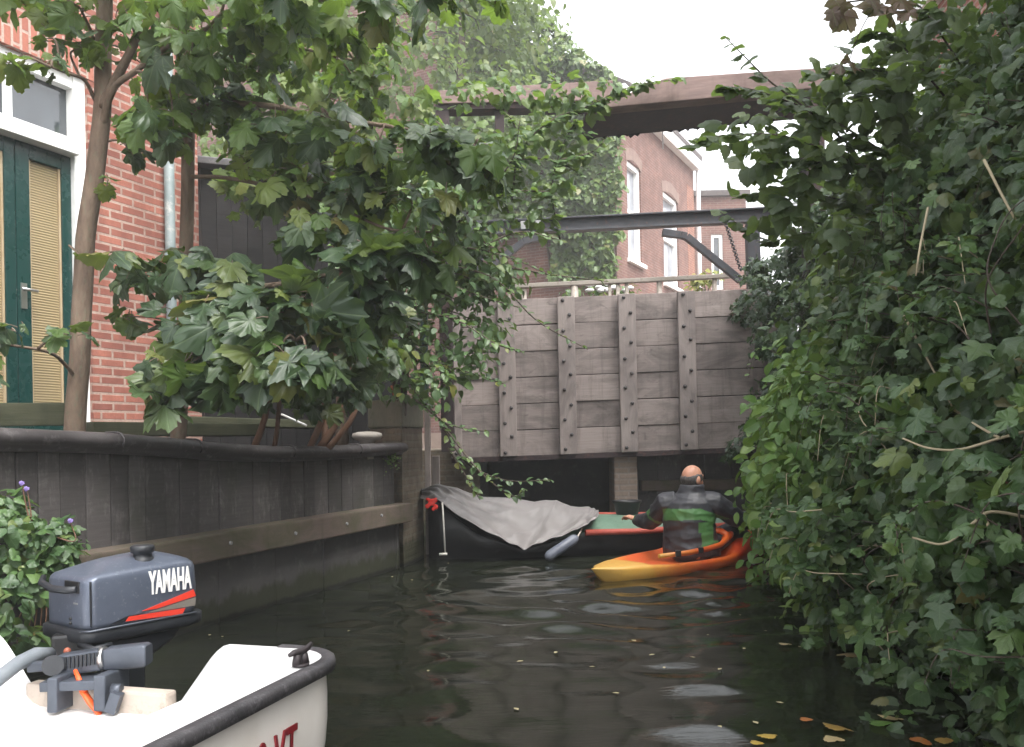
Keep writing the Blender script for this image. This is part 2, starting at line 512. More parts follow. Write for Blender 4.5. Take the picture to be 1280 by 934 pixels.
# water with real ripples
def make_water():
    def patch(xs, ys):
        X, Y = np.meshgrid(xs, ys, indexing='ij')
        r = np.random.default_rng(5)
        Z = np.zeros_like(X)
        D = np.hypot(X, Y)
        for k in range(26):
            lam = r.uniform(.10, .60)
            ang = r.normal(PI/2, .42)
            ph = r.uniform(0, 2*PI)
            a = .0015 * lam / .3 * r.uniform(.4, 1.0)
            wx = X + .05*np.sin(Y*2.1+ph) ; wy = Y + .06*np.sin(X*1.7+ph*2)
            env = .55 + .45*np.sin(X*.7*r.uniform(.5,1.5)+ph*1.3)*np.sin(Y*.6*r.uniform(.5,1.5)+ph)
            Z += a*env*np.sin(2*PI/lam*(np.cos(ang)*wx + np.sin(ang)*wy) + ph)
        # wake rings round the kayak
        for cx, cy, am in ((.75, 6.1, .0032), (1.4, 6.2, .0022)):
            d = np.hypot((X-cx)*.8, (Y-cy)*1.0)
            Z += 1.5*am*np.exp(-((d-.9)/.9)**2)*np.sin(2*PI*d/.34 + .8*np.sin(X*5)) 
        Z *= 1 + 1.1*np.exp(-((Y-5.5)/1.1)**2)
        return X, Y, Z
    xs = np.arange(-3.2, 3.6, .03); ys = np.arange(1.2, 9.6, .03)
    X, Y, Z = patch(xs, ys)
    nx, ny = X.shape
    V = np.stack([X, Y, Z], -1).reshape(-1, 3)
    i, j = np.meshgrid(np.arange(nx-1), np.arange(ny-1), indexing='ij')
    a = (i*ny+j).ravel()
    Fq = np.stack([a, a+ny, a+ny+1, a+1], 1)
    # flat surround so the sheet runs on under bridge and behind the camera
    ex = [(-12,-40),( -3.2,-40),(xs[-1],-40),(12,-40)]
    me = bpy.data.meshes.new('water')
    v = V.tolist(); f = Fq.tolist()
    x0, x1, y0, y1 = xs[0], xs[-1], ys[0], ys[-1]
    b = len(v)
    q = lambda x, y: (x, y, 0.0)
    rects = [(-12, 12, -40, y0), (-12, 12, y1, 40), (-12, x0, y0, y1), (x1, 12, y0, y1)]
    for (a0, a1, b0, b1) in rects:
        n = len(v); v += [q(a0,b0), q(a1,b0), q(a1,b1), q(a0,b1)]; f.append([n, n+1, n+2, n+3])
    me.from_pydata(v, [], f); me.materials.append(M['water'])
    me.polygons.foreach_set('use_smooth', [True]*len(f))
    o = link('water', me); tag(o, kind='structure')
make_water()

# left garden ground behind the quay wall, and the right bank
mb = MB()
a, b = quay(QS0, -.22), quay(QS1+.1, -.22)
mb.prism([(a.x,a.y,-.85),(b.x,b.y,-.85),(b.x-.15,9.2,-.85),(-14,9.2,-.85),(-14,a.y,-.85)], (0,0,1.77))
tag(mb.build('garden_ground', M['soil'], uv='box'), kind='structure')
mb = MB()
mb.prism([(2.55,8.9,-.85),(2.3,5.2,-.85),(2.2,3.0,-.85),(2.3,-4,-.85),(14,-4,-.85),(14,8.9,-.85)], (0,0,1.15))
tag(mb.build('bank_ground', M['soil'], uv='box'), kind='structure')
# street level beyond the bridge
mb = MB()
mb.box(-50, 58, 12.4, 66, -.85, 1.15)
tag(mb.build('street', M['paving'], uv='box'), kind='structure')

# ================================================================== LEFT QUAY WALL
qw = empty('quay_wall', quay(0,0,0), 'long dark boarded quay wall with black rounded cap rail and brown timber waling', 'quay wall')
mb = MB(); s = QS0
while s < QS1:
    w = random.choice([.11,.13,.15,.17,.12]); e = min(s+w, QS1)
    d = random.uniform(0, .012)
    c = [quay(s,-.06+d,.40),quay(e-.006,-.06+d,.40),quay(e-.006,-.06+d,1.0),quay(s,-.06+d,1.0)]
    c += [p - QN*.06 for p in c]
    mb.hexa(c); s = e
mb.build('boarding', M['boards'], qw, bevel=.004, uv='box')
# lower dark sheeting
mb = MB(); s = QS0
while s < QS1:
    w = random.choice([.45,.55,.62]); e = min(s+w, QS1)
    d = random.uniform(-.006, .006)
    c = [quay(s,-.02+d,-.8),quay(e-.008,-.02+d,-.8),quay(e-.008,-.02+d,.40),quay(s,-.02+d,.40)]
    c += [p - QN*.08 for p in c]
    mb.hexa(c); s = e
mb.build('sheeting', M['sheet'], qw, bevel=.004, uv='box')
# waling beam (two lengths)
mb = MB()
for s0, s1, o in ((QS0, .33, .0), (.338, QS1+.05, .006)):
    c = [quay(s0,.075+o,.375),quay(s1,.075+o,.375),quay(s1,.075+o,.525),quay(s0,.075+o,.525)]
    c += [p - QN*(.15) for p in c]
    mb.hexa(c)
mb.build('waling', M['beam_brown'], qw, bevel=.012, uv='long')
s = QS0+.2
while s < QS1:
    z = .45+random.uniform(-.02,.02); mb = MB()
    mb.tube([quay(s,.07,z), quay(s,.092,z)], [.013,.010], 8); s += random.uniform(.45,.7)
    mb.build('bolt', M['galv'], qw)
# cap rail, sagging as in the picture
CAPX = [-4.6, -1.2, 0.0, .55, 1.02, 1.45, 1.95, 2.5, 3.3, 3.62]
CAPZ = [1.12, 1.115, 1.098, 1.08, 1.053, 1.02, 1.0, .995, 1.01, 1.012]
def capz(s): return float(np.interp(s, CAPX, CAPZ))
rings = []
for s in np.linspace(QS0, QS1+.02, 60):
    z = capz(s); ring = []
    prof = [(-.16,-.075),(.005,-.075),(.02,-.062),(.02,-.052),(.045,-.045),(.062,-.022),(.058,.0),(.04,.018),(.0,.024),(-.16,.02)]
    for (o, h) in prof: ring.append(quay(s, o, z + h - .022))
    rings.append(ring)
MB().loft(rings).build('cap_rail', M['cap'], qw)
for s in (.62, 1.18, 2.06, 2.9):
    z = capz(s); mb = MB()
    mb.tube([quay(s, o, z+h-.02) for o, h in ((-.05,.027),(.02,.026),(.046,.018),(.064,-.004),(.066,-.024),(.05,-.047))], .006, 6)
    mb.build('cap_joint', M['cap'], qw)

# brick pillar at the end of the wall
pl = at(484, 600, 7.2)
PX0, PX1 = at(460,600,7.15).x, at(521,600,7.0).x
br = empty('brick_pillar', (at(500,600,7.1).x, 7.2, 0), 'mossy brick pillar with grey capstone at the end of the dark quay wall', 'pillar')
C1, C2, C3 = gat(503, 712, 0), at(463, 600, 7.62), at(529, 600, 7.75)
C1 = Vector((C1.x, 7.12, 0)); C2.z = 0; C3.z = 0
e1 = (C2 - C1); e2 = (C3 - C1)
ztop = at(503, 534, 7.12).z; zcap = at(503, 497, 7.12).z
mb = MB(); mb.prism([C1+Vector((0,0,-.8)), C1+e2+Vector((0,0,-.8)), C1+e1+e2+Vector((0,0,-.8)), C1+e1+Vector((0,0,-.8))], (0,0,ztop+.8))
mb.build('shaft', M['brick_old'], br, bevel=.012, uv='box')
mb = MB(); g = .02
u1, u2 = e1.normalized(), e2.normalized()
cc = [C1-u1*g-u2*g, C1+e2+u2*g-u1*g, C1+e1+e2+u1*g+u2*g, C1+e1+u1*g-u2*g]
mb.prism([p+Vector((0,0,ztop+.001)) for p in cc], (0,0,zcap-ztop))
mb.build('capstone', M['stone_mossy'], br, bevel=.015, uv='box')

# pale mushroom-shaped post head on the wall end
p = at(459, 553, 6.75)
mb = MB(); mb.lathe([(.05,-.12),(.05,0),(.058,.02),(.10,.035),(.118,.055),(.112,.078),(.07,.09),(.01,.094)], (p.x, p.y, p.z-.01), 20)
o = mb.build('mooring_post', M['stone_grey'], None)
tag(o, 'pale round-headed low post beside the brick pillar on the quay', 'post')

# timber posts between pillar and bridge
def vpost(name, x0, x1, y0, y1, Y, th, mat, label, cat='post'):
    a0, a1 = at(x0, y0, Y), at(x1, y0, Y)
    b0, b1 = at(x0+ (y1-y0)*.012, y1, Y), at(x1+(y1-y0)*.012, y1, Y)
    d = Vector((0, th, 0))
    mb = MB(); mb.hexa([b0, b1, a1, a0, b0+d, b1+d, a1+d, a0+d])
    return tag(mb.build(name, mat, None, bevel=.006, uv='long'), label, cat)
vpost('timber_post', 530, 537, 500, 712, 7.95, .08, M['strut'], 'slim grey timber post right beside the mossy brick pillar')
vpost('timber_post', 539.5, 549, 570, 712, 8.3, .08, M['strut'], 'short pinkish timber post below the left end of the plank bridge')

# planting and boards on the left garden
def board(name, pa, pb, h, th, mat, label, cat='board'):
    pa = Vector(pa); pb = Vector(pb); d = (pb-pa).normalized(); n = Vector((-d.y, d.x, 0)).normalized()*th
    mb = MB(); up = Vector((0,0,h))
    mb.hexa([pa, pb, pb+up, pa+up, pa+n, pb+n, pb+up+n, pa+up+n])
    return tag(mb.build(name, mat, None, bevel=.008, uv='long'), label, cat)
board('edging_plank', at(-60, 534, 4.9), at(86, 532, 5.2), .135, .05, M['plank_mossy'], 'greenish mossy plank edging in front of the green door', 'plank')
board('edging_plank', at(118, 545, 5.2), at(330, 545, 6.0), .085, .2, M['plank_mossy'], 'dark low edging plank at the foot of the brick house', 'plank')
board('edging_plank', at(228, 531, 6.0), at(425, 536, 6.9), .06, .30, M['plank_mossy'], 'long weathered plank lying behind the saplings', 'plank')
# thin pale rod seen between the stems
mb = MB(); mb.tube([at(352, 518, 6.3), at(383, 532, 6.2)], .008, 6)
tag(mb.build('metal_rod', M['white_paint'], None), 'thin bright rod lying among the stems behind the cap rail', 'rod')

# ================================================================== LEFT BRICK HOUSE
HA = Vector((-3.40, 6.10, 0)); HD = Vector((.41, .912, 0)).normalized(); HN = Vector((HD.y, -HD.x, 0))
def house(px, py, off=0.0):
    """point of the facade plane under a pixel"""
    q = at(px, py, 1.0); d = Vector((q.x, q.y, q.z - CAMH))
    o = HA + HN*off
    k = (o.x*HN.x + o.y*HN.y) / (d.x*HN.x + d.y*HN.y)
    return Vector((d.x*k, d.y*k, CAMH + d.z*k))
def hs(P): return (P - HA).dot(HD)
def hp(s, z, off=0): return HA + HD*s + HN*off + Vector((0,0,z))
lh = empty('brick_house', (HA.x, HA.y, .92), 'red brick house with green double door and white transom window', 'house')
sR = hs(house(113, 300)); sEnd = hs(house(246, 150)); sL = -1.9
zT = house(60, 42).z + .02
zlin = house(100, 95).z                      # underside of the lintel at the opening's right edge
zlintop = zlin + .24
ZB, ZT = .92, 6.2
mb = MB()
def wall_piece(s0, s1, z0, z1, th=.24):
    c = [hp(s0,z0),hp(s1,z0),hp(s1,z1),hp(s0,z1)]
    mb.hexa(c + [p - HN*th for p in c])
wall_piece(sR, sEnd, ZB+.13, zlin)
wall_piece(-4.5, sL, ZB+.13, zlin)
wall_piece(-4.5, sEnd, zlintop, ZT)
wall_piece(-4.5, sL-.12, zlin, zlintop)
wall_piece(sR+.12, sEnd, zlin, zlintop)
# side wall going back
c = [hp(sEnd,ZB,-.24),hp(sEnd,ZB,-5),hp(sEnd,ZT,-5),hp(sEnd,ZT,-.24)]
mb.hexa(c+[p-HD*.24 for p in c])
mb.build('wall', M['brick_left'], lh, uv='box')
mb = MB(); c = [hp(sL-.12,zlin,.004),hp(sR+.12,zlin,.004),hp(sR+.12,zlintop,.004),hp(sL-.12,zlintop,.004)]
mb.hexa(c+[p-HN*.2 for p in c]); mb.build('lintel', M['brick_soldier'], lh, uv='box')
mb = MB(); c = [hp(sR,ZB,.012),hp(sEnd,ZB,.012),hp(sEnd,ZB+.13,.012),hp(sR,ZB+.13,.012)]
mb.hexa(c+[p-HN*.25 for p in c]); mb.build('plinth', M['stone_grey'], lh, bevel=.006); mb = MB()
c = [hp(-4.5,ZB,.012),hp(sL,ZB,.012),hp(sL,ZB+.13,.012),hp(-4.5,ZB+.13,.012)]
mb.hexa(c+[p-HN*.25 for p in c]); mb.build('plinth', M['stone_grey'], lh, bevel=.006)
# roof slab so that light falls in naturally
mb = MB(); c = [hp(-4.6,ZT,.25),hp(sEnd+.1,ZT,.25),hp(sEnd+.1,ZT+.25,.25),hp(-4.6,ZT+.25,.25)]
mb.hexa(c+[p-HN*6 for p in c]); mb.build('roof', M['white_paint'], lh, bevel=.01)
# white frame: right jamb, transom bar, head
zbar0, zbar1 = house(100, 196).z, house(100, 178).z
def fr(mb, s0, s1, z0, z1, o0, o1):
    c = [hp(s0,z0,o1),hp(s1,z0,o1),hp(s1,z1,o1),hp(s0,z1,o1)]
    mb.hexa(c+[p-HN*(o1-o0) for p in c])
mb = MB()
fr(mb, sR-.10, sR, ZB+.02, zlin-.002, -.16, -.03)
fr(mb, sL, sR-.10, zbar0, zbar1, -.15, .03)
fr(mb, sL, sR-.10, zlin-.10, zlin-.002, -.16, -.04)
fr(mb, sL, sL+.1, ZB+.02, zlin-.102, -.16, -.035)
mb.build('door_frame', M['white_paint'], lh, bevel=.006)
# transom glass and its lower shaded panel
tw = MB(); fr(tw, sL+.1, sR-.10, zbar1, zlin-.10, -.13, -.11)
tw = tw.build('transom_window', M['glass'], lh)
mb = MB(); fr(mb, -.02, .03, zbar1, zlin-.1, -.11, -.075); mb.build('mullion', M['white_paint'], tw)
# green door leaves
sHinge = sR-.10
leafw = sHinge - hs(house(29, 300))
zd0, zd1 = ZB+.05, zbar0
for k, nm in ((0, 'door'), (1, 'door')):
    s1 = sHinge - k*leafw*1.0 - .003; s0 = s1 - leafw + .006
    d = MB()
    st = leafw*.235
    fr(d, s0, s0+st, zd0, zd1-.003, -.13, -.07); fr(d, s1-st*.75, s1, zd0, zd1-.003, -.13, -.07)
    fr(d, s0+st, s1-st*.75, zd1-.11, zd1-.004, -.13, -.071); fr(d, s0+st, s1-st*.75, zd0, zd0+.36, -.13, -.071)
    d = d.build(nm, M['green_door'], lh, bevel=.006)
    g = MB(); fr(g, s0+st, s1-st*.75, zd0+.36, zd1-.11, -.112, -.10); g.build('door_blind', M['blind'], d)
    b = MB()
    for a0, a1, z0, z1 in ((s0+st, s0+st+.016, zd0+.36, zd1-.11), (s1-st*.75-.016, s1-st*.75, zd0+.36, zd1-.11)):
        fr(b, a0, a1, z0, z1, -.10, -.083)
    b.build('glazing_bead', weathered('bead_wood', (.30,.22,.12), (.38,.3,.2)) if k == 0 else bpy.data.materials['bead_wood'], d, bevel=.003)
    if k == 0:
        h = MB(); hz = house(24, 362, -.07).z; sc_ = s0+.045
        fr(h, sc_-.022, sc_+.022, hz-.13, hz+.05, -.07, -.060)
        h.tube([hp(sc_, hz, -.06), hp(sc_, hz, -.02)], .010, 8); h.tube([hp(sc_-.05, hz, -.02), hp(sc_+.075, hz, -.02)], .011, 8)
        h.build('handle', M['chrome'], d)
        lb = MB(); fr(lb, s0+st+.03, s1-st*.75-.02, zd0+.24, zd0+.355, -.071, -.06); lb.build('letter_plate', M['cream'], d, bevel=.004)
# remaining dark panels to the left of the leaves
mb = MB(); fr(mb, sL+.1, sHinge-2*leafw-.006, zd0, zbar0-.002, -.13, -.08); mb.build('side_panel', M['green_door'], lh, bevel=.006)
# dark interior box
mb = MB(); fr(mb, sL, sR, ZB+.05, zlin, -.30, -.245); mb.build('backing', M['blackmetal'], lh)
# downpipe
dp = house(206, 300, .06)
sdp = hs(house(206, 300))
mb = MB(); mb.tube([hp(sdp, ZB, .06), hp(sdp, 2.2, .06), hp(sdp, ZT-.05, .06)], .042, 12)
for z in (1.5, 2.55, 3.7): mb.tube([hp(sdp, z, .06), hp(sdp, z+.06, .06)], .048, 12)
mb.build('downpipe', M['zinc'], lh)

# dark shed next to the house
sh = empty('garden_shed', (-2.4, 8.6, .92), 'very dark timber garden shed almost hidden behind the maple leaves', 'shed')
A = at(236, 540, 8.2); B = at(508, 540, 9.0); zt = at(260, 212, 8.3).z
A.z = B.z = .92
d = (B-A); L = d.length; d.normalize(); nn = Vector((d.y, -d.x, 0))
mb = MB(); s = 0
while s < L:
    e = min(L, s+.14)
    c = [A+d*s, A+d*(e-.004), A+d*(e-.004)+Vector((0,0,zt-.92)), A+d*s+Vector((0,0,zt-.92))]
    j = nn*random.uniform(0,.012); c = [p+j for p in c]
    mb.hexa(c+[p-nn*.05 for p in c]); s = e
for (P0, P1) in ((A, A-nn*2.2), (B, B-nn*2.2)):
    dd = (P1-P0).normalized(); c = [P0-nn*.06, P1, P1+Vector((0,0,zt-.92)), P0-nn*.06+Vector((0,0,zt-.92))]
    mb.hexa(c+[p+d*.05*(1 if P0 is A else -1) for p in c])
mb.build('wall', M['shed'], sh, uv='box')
mb = MB(); c = [A+nn*.15-d*.1, B+nn*.15+d*.1, B-nn*2.4+d*.1, A-nn*2.4-d*.1]
mb.prism([Vector((p.x,p.y,zt+.003)) for p in c], (0,0,.07)); mb.build('roof', M['cap'], sh, bevel=.01)

# iron railing behind the pillar
fe = empty('iron_fence', at(485, 500, 7.9), 'thin dark iron fence with upright bars behind the brick pillar', 'fence')
mb = MB()
for py in (398, 473):
    mb = MB(); mb.beam(at(440, py, 7.9), at(524, py-1, 8.0), .02, .02); mb.build('rail', M['steel_dark'], fe)
for px in (446, 460, 475, 490, 504, 518):
    m2 = MB(); m2.tube([at(px+1, 500, 7.95), at(px-1, 385, 7.95)], .009, 6); m2.build('bar', M['steel_dark'], fe)
mb = MB(); mb.beam(at(531, 500, 8.0), at(527, 200, 8.0), .07, .07, (0,1,0)); 
tag(mb.build('green_post', plain('dark_green_post', (.02,.045,.035), .5), None, bevel=.006), 'dark green square post rising between fence and plank bridge', 'post')
# terracotta pot on the pillar
p = at(497, 497, 7.35)
mb = MB(); mb.lathe([(.035,0),(.05,.09),(.058,.09),(.058,.11),(.048,.11),(.044,.09),(.01,.085)], (p.x, p.y, zcap+.002), 18)
tag(mb.build('flower_pot', plain('terracotta', (.38,.13,.06), .8), None), 'small orange terracotta pot standing on the pillar capstone', 'pot')
# ================================================================== BRIDGE
BY0, BY1 = 9.12, 8.88
def PQ(px): return BY0 + (BY1-BY0)*(px-560)/(960-560)
TLx, TRx = 563, 972
def panel_pt(u, v, off=0.0):
    """u 0..1 left to right, v 0 bottom .. 1 top, off towards the viewer"""
    px = TLx + (TRx-TLx)*u
    yb = 573 + (560-573)*(px-577)/(935-577)
    yt = 377.5 + (361-377.5)*(px-577)/(935-577)
    pxx = px + (1-v)*4 - 2
    return at(pxx, yb + (yt-yb)*v, PQ(px)) + Vector((0, -off, 0))
bd = empty('plank_bridge', panel_pt(.5, 0), 'weathered grey plank bridge side with bolted upright posts above the water', 'bridge')
mb = MB()
segs = [0.0, .168, .355, .540, .722, 1.0]
for r in range(6):
    v0, v1 = r/6 + .0018, (r+1)/6 - .0018
    for k in range(5):
        u0, u1 = segs[k]+.001, segs[k+1]-.001
        j = random.uniform(-.012, .012)
        dv = random.uniform(-.002,.002)
        fr_ = [panel_pt(u0,v0+dv,j), panel_pt(u1,v0+dv,j), panel_pt(u1,v1+dv,j), panel_pt(u0,v1+dv,j)]
        mb.hexa(fr_ + [p + Vector((0,.06,0)) for p in fr_])
mb.build('planking', M['panel'], bd, bevel=.006, uv='long')
mb = MB(); f4 = [panel_pt(.001,.004,-.064), panel_pt(.999,.004,-.064), panel_pt(.999,.99,-.064), panel_pt(.001,.99,-.064)]
mb.hexa(f4 + [p + Vector((0,.02,0)) for p in f4]); mb.build('backing_board', M['cowl_dark'] if 'cowl_dark' in M else M['shed'], bd)
hw = .0262
for k, uc in enumerate((.0165, .174, .356, .541, .7215, .985)):
    w = hw if 0 < k < 5 else .0165
    st = MB()
    v0 = .002; v1 = .997 if 0 < k < 5 else .99
    f4 = [panel_pt(uc-w,v0,.075), panel_pt(uc+w,v0,.075), panel_pt(uc+w,v1,.075), panel_pt(uc-w,v1,.075)]
    st.hexa(f4 + [p + Vector((0,.06,0)) for p in f4])
    so = st.build('post', M['strut'], bd, bevel=.008, uv='long')
    n = 11 if 0 < k < 5 else 3
    for i in range(n):
        vv = .03 + .94*i/(n-1) + random.uniform(-.006, .006)
        uu = uc + (w*.38 if i % 2 else -w*.38)*(1 if 0 < k < 5 else .2)
        c = panel_pt(uu, vv, .075)
        bm_ = MB(); bm_.lathe([(.019,0),(.0185,.007),(.012,.014),(.002,.0165)], c, 10, Matrix(((1,0,0),(0,0,-1),(0,1,0))))
        bm_.build('bolt', M['bolt'], so)
# bottom sill and deck
mb = MB()
z0 = panel_pt(.5,0).z
mb.box(panel_pt(0,0).x, panel_pt(1,0).x, 9.20, 12.45, z0+.03, z0+.28)
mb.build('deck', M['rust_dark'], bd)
mb = MB(); a = panel_pt(0,0,-.03)+Vector((0,0,-.02)); b = panel_pt(1,0,-.03)+Vector((0,0,-.02))
mb.beam(a, b, .10, .05); mb.build('bottom_beam', M['rust_dark'], bd)
# deck surface behind the panel
# railing
rl = empty('bridge_railing', at(760, 375, 9.75), 'pale painted metal railing along the far top of the plank bridge', 'railing')
RY = 9.7
mb = MB()
pts = [at(600, 360.5, RY), at(700, 355.5, RY), at(800, 350.8, RY), at(918, 345, RY)]
for a, b in zip(pts[:-1], pts[1:]): mb.beam(a, b, .09, .045)
mb.build('handrail', M['rail'], rl, bevel=.006)
for px, w in ((636,.016),(655,.028),(718,.042),(762,.018),(772,.022),(783,.02),(824,.03),(893,.026)):
    yy = 360.5 - (px-600)*.0487
    m2 = MB(); a = at(px, yy+3, RY); b = Vector((a.x+.01, RY, 1.15))
    m2.tube([a, b], w, 8)
    if px in (655, 718):
        c = a.lerp(b, .13); m2.tube([c+Vector((0,0,.03)), c-Vector((0,0,.05))], [w*1.4, w*1.8], 8)
    m2.build('baluster', M['rail'], rl)

# street-side ground right behind the deck
# brick pier and retaining walls under the bridge
pr = at(768, 600, 9.08); pr2 = at(797, 600, 9.08)
mb = MB(); mb.box(pr.x, pr2.x, 9.08, 9.6, -.8, .855)
tag(mb.build('brick_pier', M['brick_pier'], None, bevel=.015, uv='box'), 'pale brick pier standing under the middle of the plank bridge', 'pier')
fw = empty('far_quay_wall', at(865, 620, 10.6), 'dark boarded wall with brown waling under the bridge behind the kayaker', 'quay wall')
FO = 1.25; xa, xb = pr2.x+.003, at(1010, 600, 10.6-FO).x
mb = MB(); x = xa
while x < xb:
    e = min(xb, x+random.uniform(.2,.3)); mb.box(x, e-.005, 10.62-FO+random.uniform(0,.01), 10.7-FO, .42, .86); x = e
mb.build('boarding', M['boards'], fw, bevel=.004, uv='box')
zw0, zw1 = at(865, 613, 10.5-FO).z, at(865, 600, 10.5-FO).z
mb = MB(); mb.box(xa+.06, xb, 10.5-FO, 10.64-FO, zw0, zw1); mb.build('waling', M['beam_brown'], fw, bevel=.01, uv='long')
mb = MB(); mb.box(xa, xb, 10.64-FO, 10.75-FO, -.8, zw0+.02); mb.build('sheeting', M['sheet'], fw)
# left abutment of the bridge (brick) and tunnel
ab = at(550, 600, 9.3); ab2 = at(600, 600, 9.3)
mb = MB(); mb.box(ab.x-1.2, ab2.x, 9.3, 12.39, -.8, .93)
tag(mb.build('brick_abutment', M['brick_old'], None, bevel=.01, uv='box'), 'dark old brick abutment carrying the left end of the plank bridge', 'abutment')
mb = MB(); mb.box(ab2.x+.002, pr.x+.5, 12.3, 12.395, -.8, .93)
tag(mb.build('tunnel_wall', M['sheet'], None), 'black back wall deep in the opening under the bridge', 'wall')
mb = MB(); mb.box(2.62, 14, 8.905, 12.39, -.8, 1.1)
tag(mb.build('bridge_approach', M['brick_old'], None, uv='box'), 'brick bridge approach hidden behind the ivy on the right', 'abutment')
mb = MB(); mb.box(-14, ab.x-1.203, 9.203, 12.39, -.8, 1.1)
tag(mb.build('quay_ground', M['paving'], None, uv='box'), kind='structure')

# steel portal over the bridge
PY = 9.36
sp = empty('steel_portal', at(775, 560, PY), 'black steel portal beam with two diagonal braces over the bridge', 'portal frame')
def ibeam(mb, a, b, h, w):
    a = Vector(a); b = Vector(b)
    mb.beam(a, b, .02, h-.03)
    for sgn in (1, -1):
        o = Vector((0,0,sgn*(h/2-.010))); mb.beam(a+o, b+o, w, .018)
h = (at(700,289,PY)-at(700,271,PY)).length
mb = MB(); ibeam(mb, at(596, 286.5, PY), at(1010, 266.5, PY), h, .12); mb.build('beam', M['steel_dark'], sp, bevel=.003)
mb = MB(); mb.beam(at(651, 281.5, PY-.067), at(676, 280.3, PY-.067), .01, .085); mb.build('plate', M['galv'], sp)
for (pts) in ([(828,291),(850,294),(858,296),(926,351)], [(678,297),(662,300),(654,303),(606,340)]):
    m2 = MB(); P = [at(x, y, PY) for x, y in pts]
    for a, b in zip(P[:-1], P[1:]): m2.beam(a, b, .08, .072, (0,0,1))
    m2.build('brace', M['steel_dark'], sp, bevel=.004)
for px in (595, 940):
    m2 = MB(); a = at(px, 280, PY); b = Vector((a.x+.03, PY, 1.15))
    m2.beam(a, b, .13, .13, (0,1,0)); m2.build('upright', M['steel_dark'], sp, bevel=.005)

# heavy timber beams overhead
Yb = 8.0
f4 = [at(548,129.5,Yb), at(766,125,Yb), at(766,100,Yb), at(548,113,Yb)]
mb = MB(); mb.hexa(f4 + [p+Vector((0,.22,0)) for p in f4])
tb = mb.build('overhead_beam', M['beam_rust'], None, bevel=.008, uv='long')
tag(tb, 'thinner reddish overhead timber beam partly covered by climbing leaves', 'beam')
mb = MB(); f4 = [at(548,137,Yb+.03), at(760,133,Yb+.03), at(760,125.6,Yb+.03), at(548,130,Yb+.03)]
mb.hexa(f4 + [p+Vector((0,.18,0)) for p in f4]); mb.build('steel_shoe', M['rust_dark'], tb)  # dark strip standing in for the thin underside of this beam
Yr = 7.0
poly = [(734,137),(768,124),(832,97.5),(985,87),(1030,84.5),(1030,109)]
mb = MB(); mb.prism([at(x, y, Yr) for x, y in poly], (0,.16,0))
ob = mb.build('overhead_beam', M['beam_rust'], None, bevel=.008, uv='long')
tag(ob, 'thick overhead beam with sloped end and dark rusty underside against the sky', 'beam')
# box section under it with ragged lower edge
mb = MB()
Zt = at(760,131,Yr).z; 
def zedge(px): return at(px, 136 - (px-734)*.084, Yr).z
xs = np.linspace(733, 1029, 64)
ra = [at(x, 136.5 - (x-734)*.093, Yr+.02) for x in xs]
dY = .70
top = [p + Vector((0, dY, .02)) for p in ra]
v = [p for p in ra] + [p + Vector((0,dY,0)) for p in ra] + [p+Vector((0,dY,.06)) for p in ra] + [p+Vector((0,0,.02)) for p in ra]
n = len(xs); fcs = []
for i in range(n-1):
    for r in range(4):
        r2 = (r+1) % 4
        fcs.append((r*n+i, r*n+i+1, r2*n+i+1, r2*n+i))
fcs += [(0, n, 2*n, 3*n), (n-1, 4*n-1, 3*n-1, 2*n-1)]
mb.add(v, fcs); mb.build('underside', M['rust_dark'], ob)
mb = MB()
for i in range(30):
    x = random.uniform(740, 1000); p = at(x, 136.5 - (x-734)*.093, Yr+.02) + Vector((0, dY-.02, 0))
    hh = random.uniform(.004, .03)*(1.6 if random.random()<.12 else 1); ww = random.uniform(.012,.05)
    mb.add([p+Vector((-ww,0,.01)), p+Vector((ww,0,.01)), p+Vector((ww*random.uniform(-.4,.4),.0,-hh)), p+Vector((-ww,.03,.01)), p+Vector((ww,.03,.01))], [(0,1,2),(3,2,4),(0,2,3),(1,4,2),(0,3,4,1)])
mb.build('moss_fringe', M['rust_dark'], ob)
mb = MB(); a = at(553, 133, 8.1); mb.beam(Vector((a.x, 8.1, .925)), a, .12, .12, (0,1,0)); mb.build('support_post', M['rust_dark'], tb, bevel=.006)
mb = MB(); mb.beam(at(625, 178, 8.12), at(624, 136, 8.12), .085, .085, (0,1,0)); mb.build('hanging_post', M['rust_dark'], tb, bevel=.006)
mb = MB(); a = at(1014, 112, 7.4); mb.beam(Vector((a.x, 7.4, .2)), a, .16, .16, (0,1,0)); mb.build('support_post', M['rust_dark'], ob, bevel=.006)
# chain hanging by the right
ch = MB(); a = at(906, 275, 8.4); b = at(926, 338, 8.4)
N = 24
for i in range(N):
    p = a.lerp(b, i/N); q = a.lerp(b, (i+1.35)/N)
    t = (q-p).normalized(); s1 = Vector((0,1,0)) if i % 2 else t.cross(Vector((0,1,0)))
    ring = []
    c = (p+q)/2; L = (q-p).length/2
    ring = [c + t*(L*math.cos(k*PI/4)) + s1*(.017*math.sin(k*PI/4)) for k in range(9)]
    ch.tube(ring, .0055, 5, cap=False)
tag(ch.build('chain', M['steel_dark'], None), 'rusty chain hanging from the black portal beam at right', 'chain')

